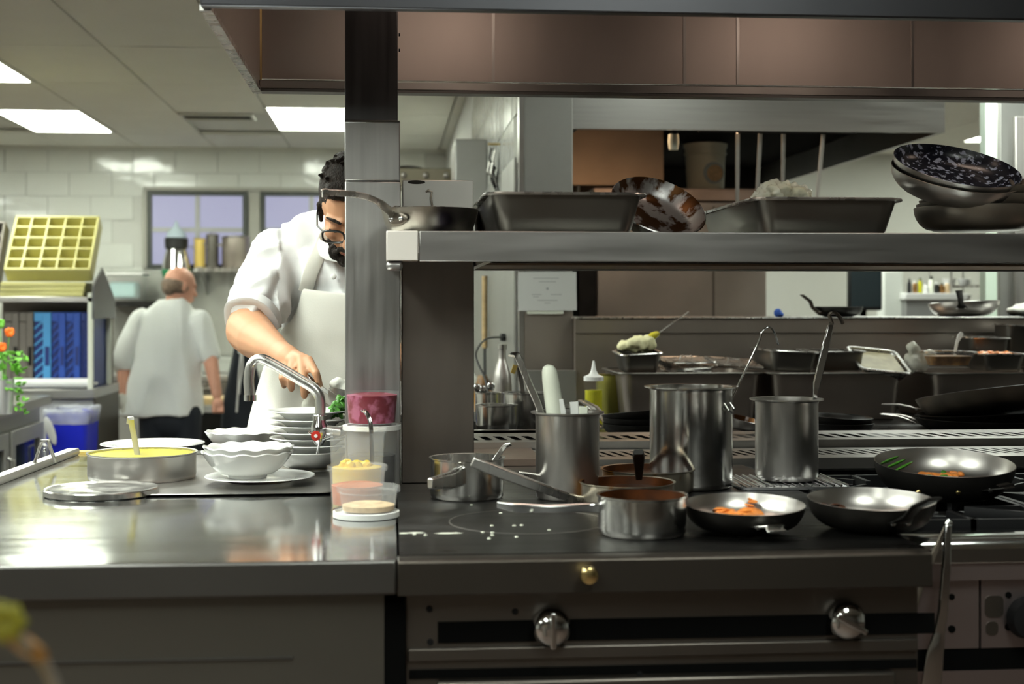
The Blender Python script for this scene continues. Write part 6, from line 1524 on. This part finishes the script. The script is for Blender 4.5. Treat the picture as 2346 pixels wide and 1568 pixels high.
for k in range(9): cm.ell((rnd.uniform(-.012,.03), rnd.uniform(-.02,.02), rnd.uniform(-.03,.018)), (.018,.018,.015), n=8)
fuse('cloth', cm, M['apron'], wc, .004, 2, fold=lambda c: .004*noise.noise(c*60))
# plate with white cloth he works over
bq = Vector((XA(772, 3.10), 3.10, ZT+.0)); 
sb_ = thing('towel', 'white folded towel and dish behind the top plate of the stack', 'towel', W(742, 948, 3.32))
tm_ = MB(); tm_.limb((-.03,0,.02), (.03,.0,-.02), .022, .028); tm_.limb((-.038,0,.012), (-.030,.0,-.05), .012, .02); tm_.limb((.02,0,-.02), (.05,.0,-.045), .028, .02)
fuse('cloth', tm_, mat('cream towel', (.66,.66,.58), 0, .8), sb_, .004, 3, fold=lambda c: .004*noise.noise(c*50))

# ---------------- cook walking away
D2 = 8.5
base = W(390, 700, D2); base.z = 0
c2 = thing('person', 'balding cook seen from behind in a white short sleeved jacket', 'person', base)
TB2 = T(-base); L = lambda px, py, d=D2: TB2 @ W(px, py, d)
Mh2 = headM(L(413, 658), R(127), R(14), 0)
b2 = MB(); head_shapes(b2, Mh2); b2.limb(Mh2 @ Vector((0,.02,-.03)), L(400, 712, D2), .054, .062)
b2.limb(L(330, 732), L(450, 732), .045, .045); b2.ell(L(388, 790), (.16,.10,.24))
b2.limb(L(306, 750), L(282, 835, D2), .045, .042); b2.limb(L(282, 835, D2), L(284, 905, D2-.04), .043, .030); b2.ell(L(286, 922, D2-.05), (.030,.028,.040))
b2.limb(L(466, 750), L(482, 825, D2-.02), .046, .044); b2.limb(L(482, 825, D2-.02), L(497, 905, D2-.08), .046, .030)
b2.ell(L(500, 926, D2-.09), (.032,.028,.036))
for k in range(4): a = L(491+6*k, 934, D2-.10); b2.limb(a, a + Vector((.0,-.012,-.022)), .011, .010, 10); b2.limb(a + Vector((0,-.012,-.022)), a + Vector((.0,.014,-.030)), .010, .009, 10)
b2.limb(L(490, 922, D2-.11), L(489, 945, D2-.13), .012, .010, 10)
for s in (-1, 1): b2.limb((s*.09,0,.68), (s*.10,.01,.38), .07, .05); b2.limb((s*.10,.01,.38), (s*.10,.03,.09), .05, .035)
fuse('body', b2, M['skin_far'], c2, .006, 3)
hg = MB(); hg.ell((0,.030,.000), (.0825,.088,.060), Mh2, 20)
for k in range(0):
    a = R(-75 + 330*k/14 - 90 + 0); 
    y_ = .014 + .098*sin(a); x_ = .079*cos(a)
    if y_ < -.045: continue
    hg.ell((x_*.98, y_*.98, .012), (.020,.020,.042), Mh2, 10)
hg.ell((0,.065,-.02), (.058,.048,.05), Mh2)
fuse('hair', hg, M['hair_grey'], c2, .005, 3)
jk = MB(); rs = []
for (py, cx, hw_, dp) in ((684, 396, .085, .07), (700, 393, .125, .09), (722, 389, .165, .105), (760, 388, .190, .118), (830, 386, .200, .118), (900, 375, .228, .125), (952, 366, .255, .135)):
    c = L(cx, py, D2); rs.append([(c.x + hw_*cos(t)*(1+.03*sin(5*t)*(py > 850)), c.y + dp*sin(t)*(1+.08*sin(6*t+1)*(py > 850)), c.z) for t in [2*pi*k/36 for k in range(36)]])
jk.rings(rs[::-1])
jk.limb(L(322, 738), L(281, 828, D2), .080, .068, 18); jk.limb(L(452, 738), L(482, 815, D2-.01), .078, .060, 18); jk.ell(L(398, 694), (.072,.07,.035))
fuse('jacket', jk, M['jacket_far'], c2, .008, 4, fold=folds((.1,0,-1), .013, 7, 2.))
tq2 = MB(); tq2.ell(L(388, 968), (.165,.10,.10))
for s in (-1, 1): tq2.limb((s*.095,0,.66), (s*.10,.01,.36), .095, .075); tq2.limb((s*.10,.01,.36), (s*.10,.02,.09), .075, .065)
fuse('trousers', tq2, M['trousers'], c2, .01, 3)
for s in (-1, 1): obj('shoe', MB().ell((0,0,0), (.048,.13,.045)), M['rubber'], c2, (s*.10,.03,.045))
tw = thing('white_towel', 'white towel in the left hand of the balding cook', 'towel', W(288, 925, D2-.06))
tm_ = MB().ell((-.02,0,.01),(.045,.03,.05)).ell((.02,0,-.04),(.05,.03,.05)).ell((.04,0,.02),(.04,.03,.05))
fuse('cloth', tm_, M['apron'], tw, .006, 3, fold=lambda c: .010*noise.noise(c*18))
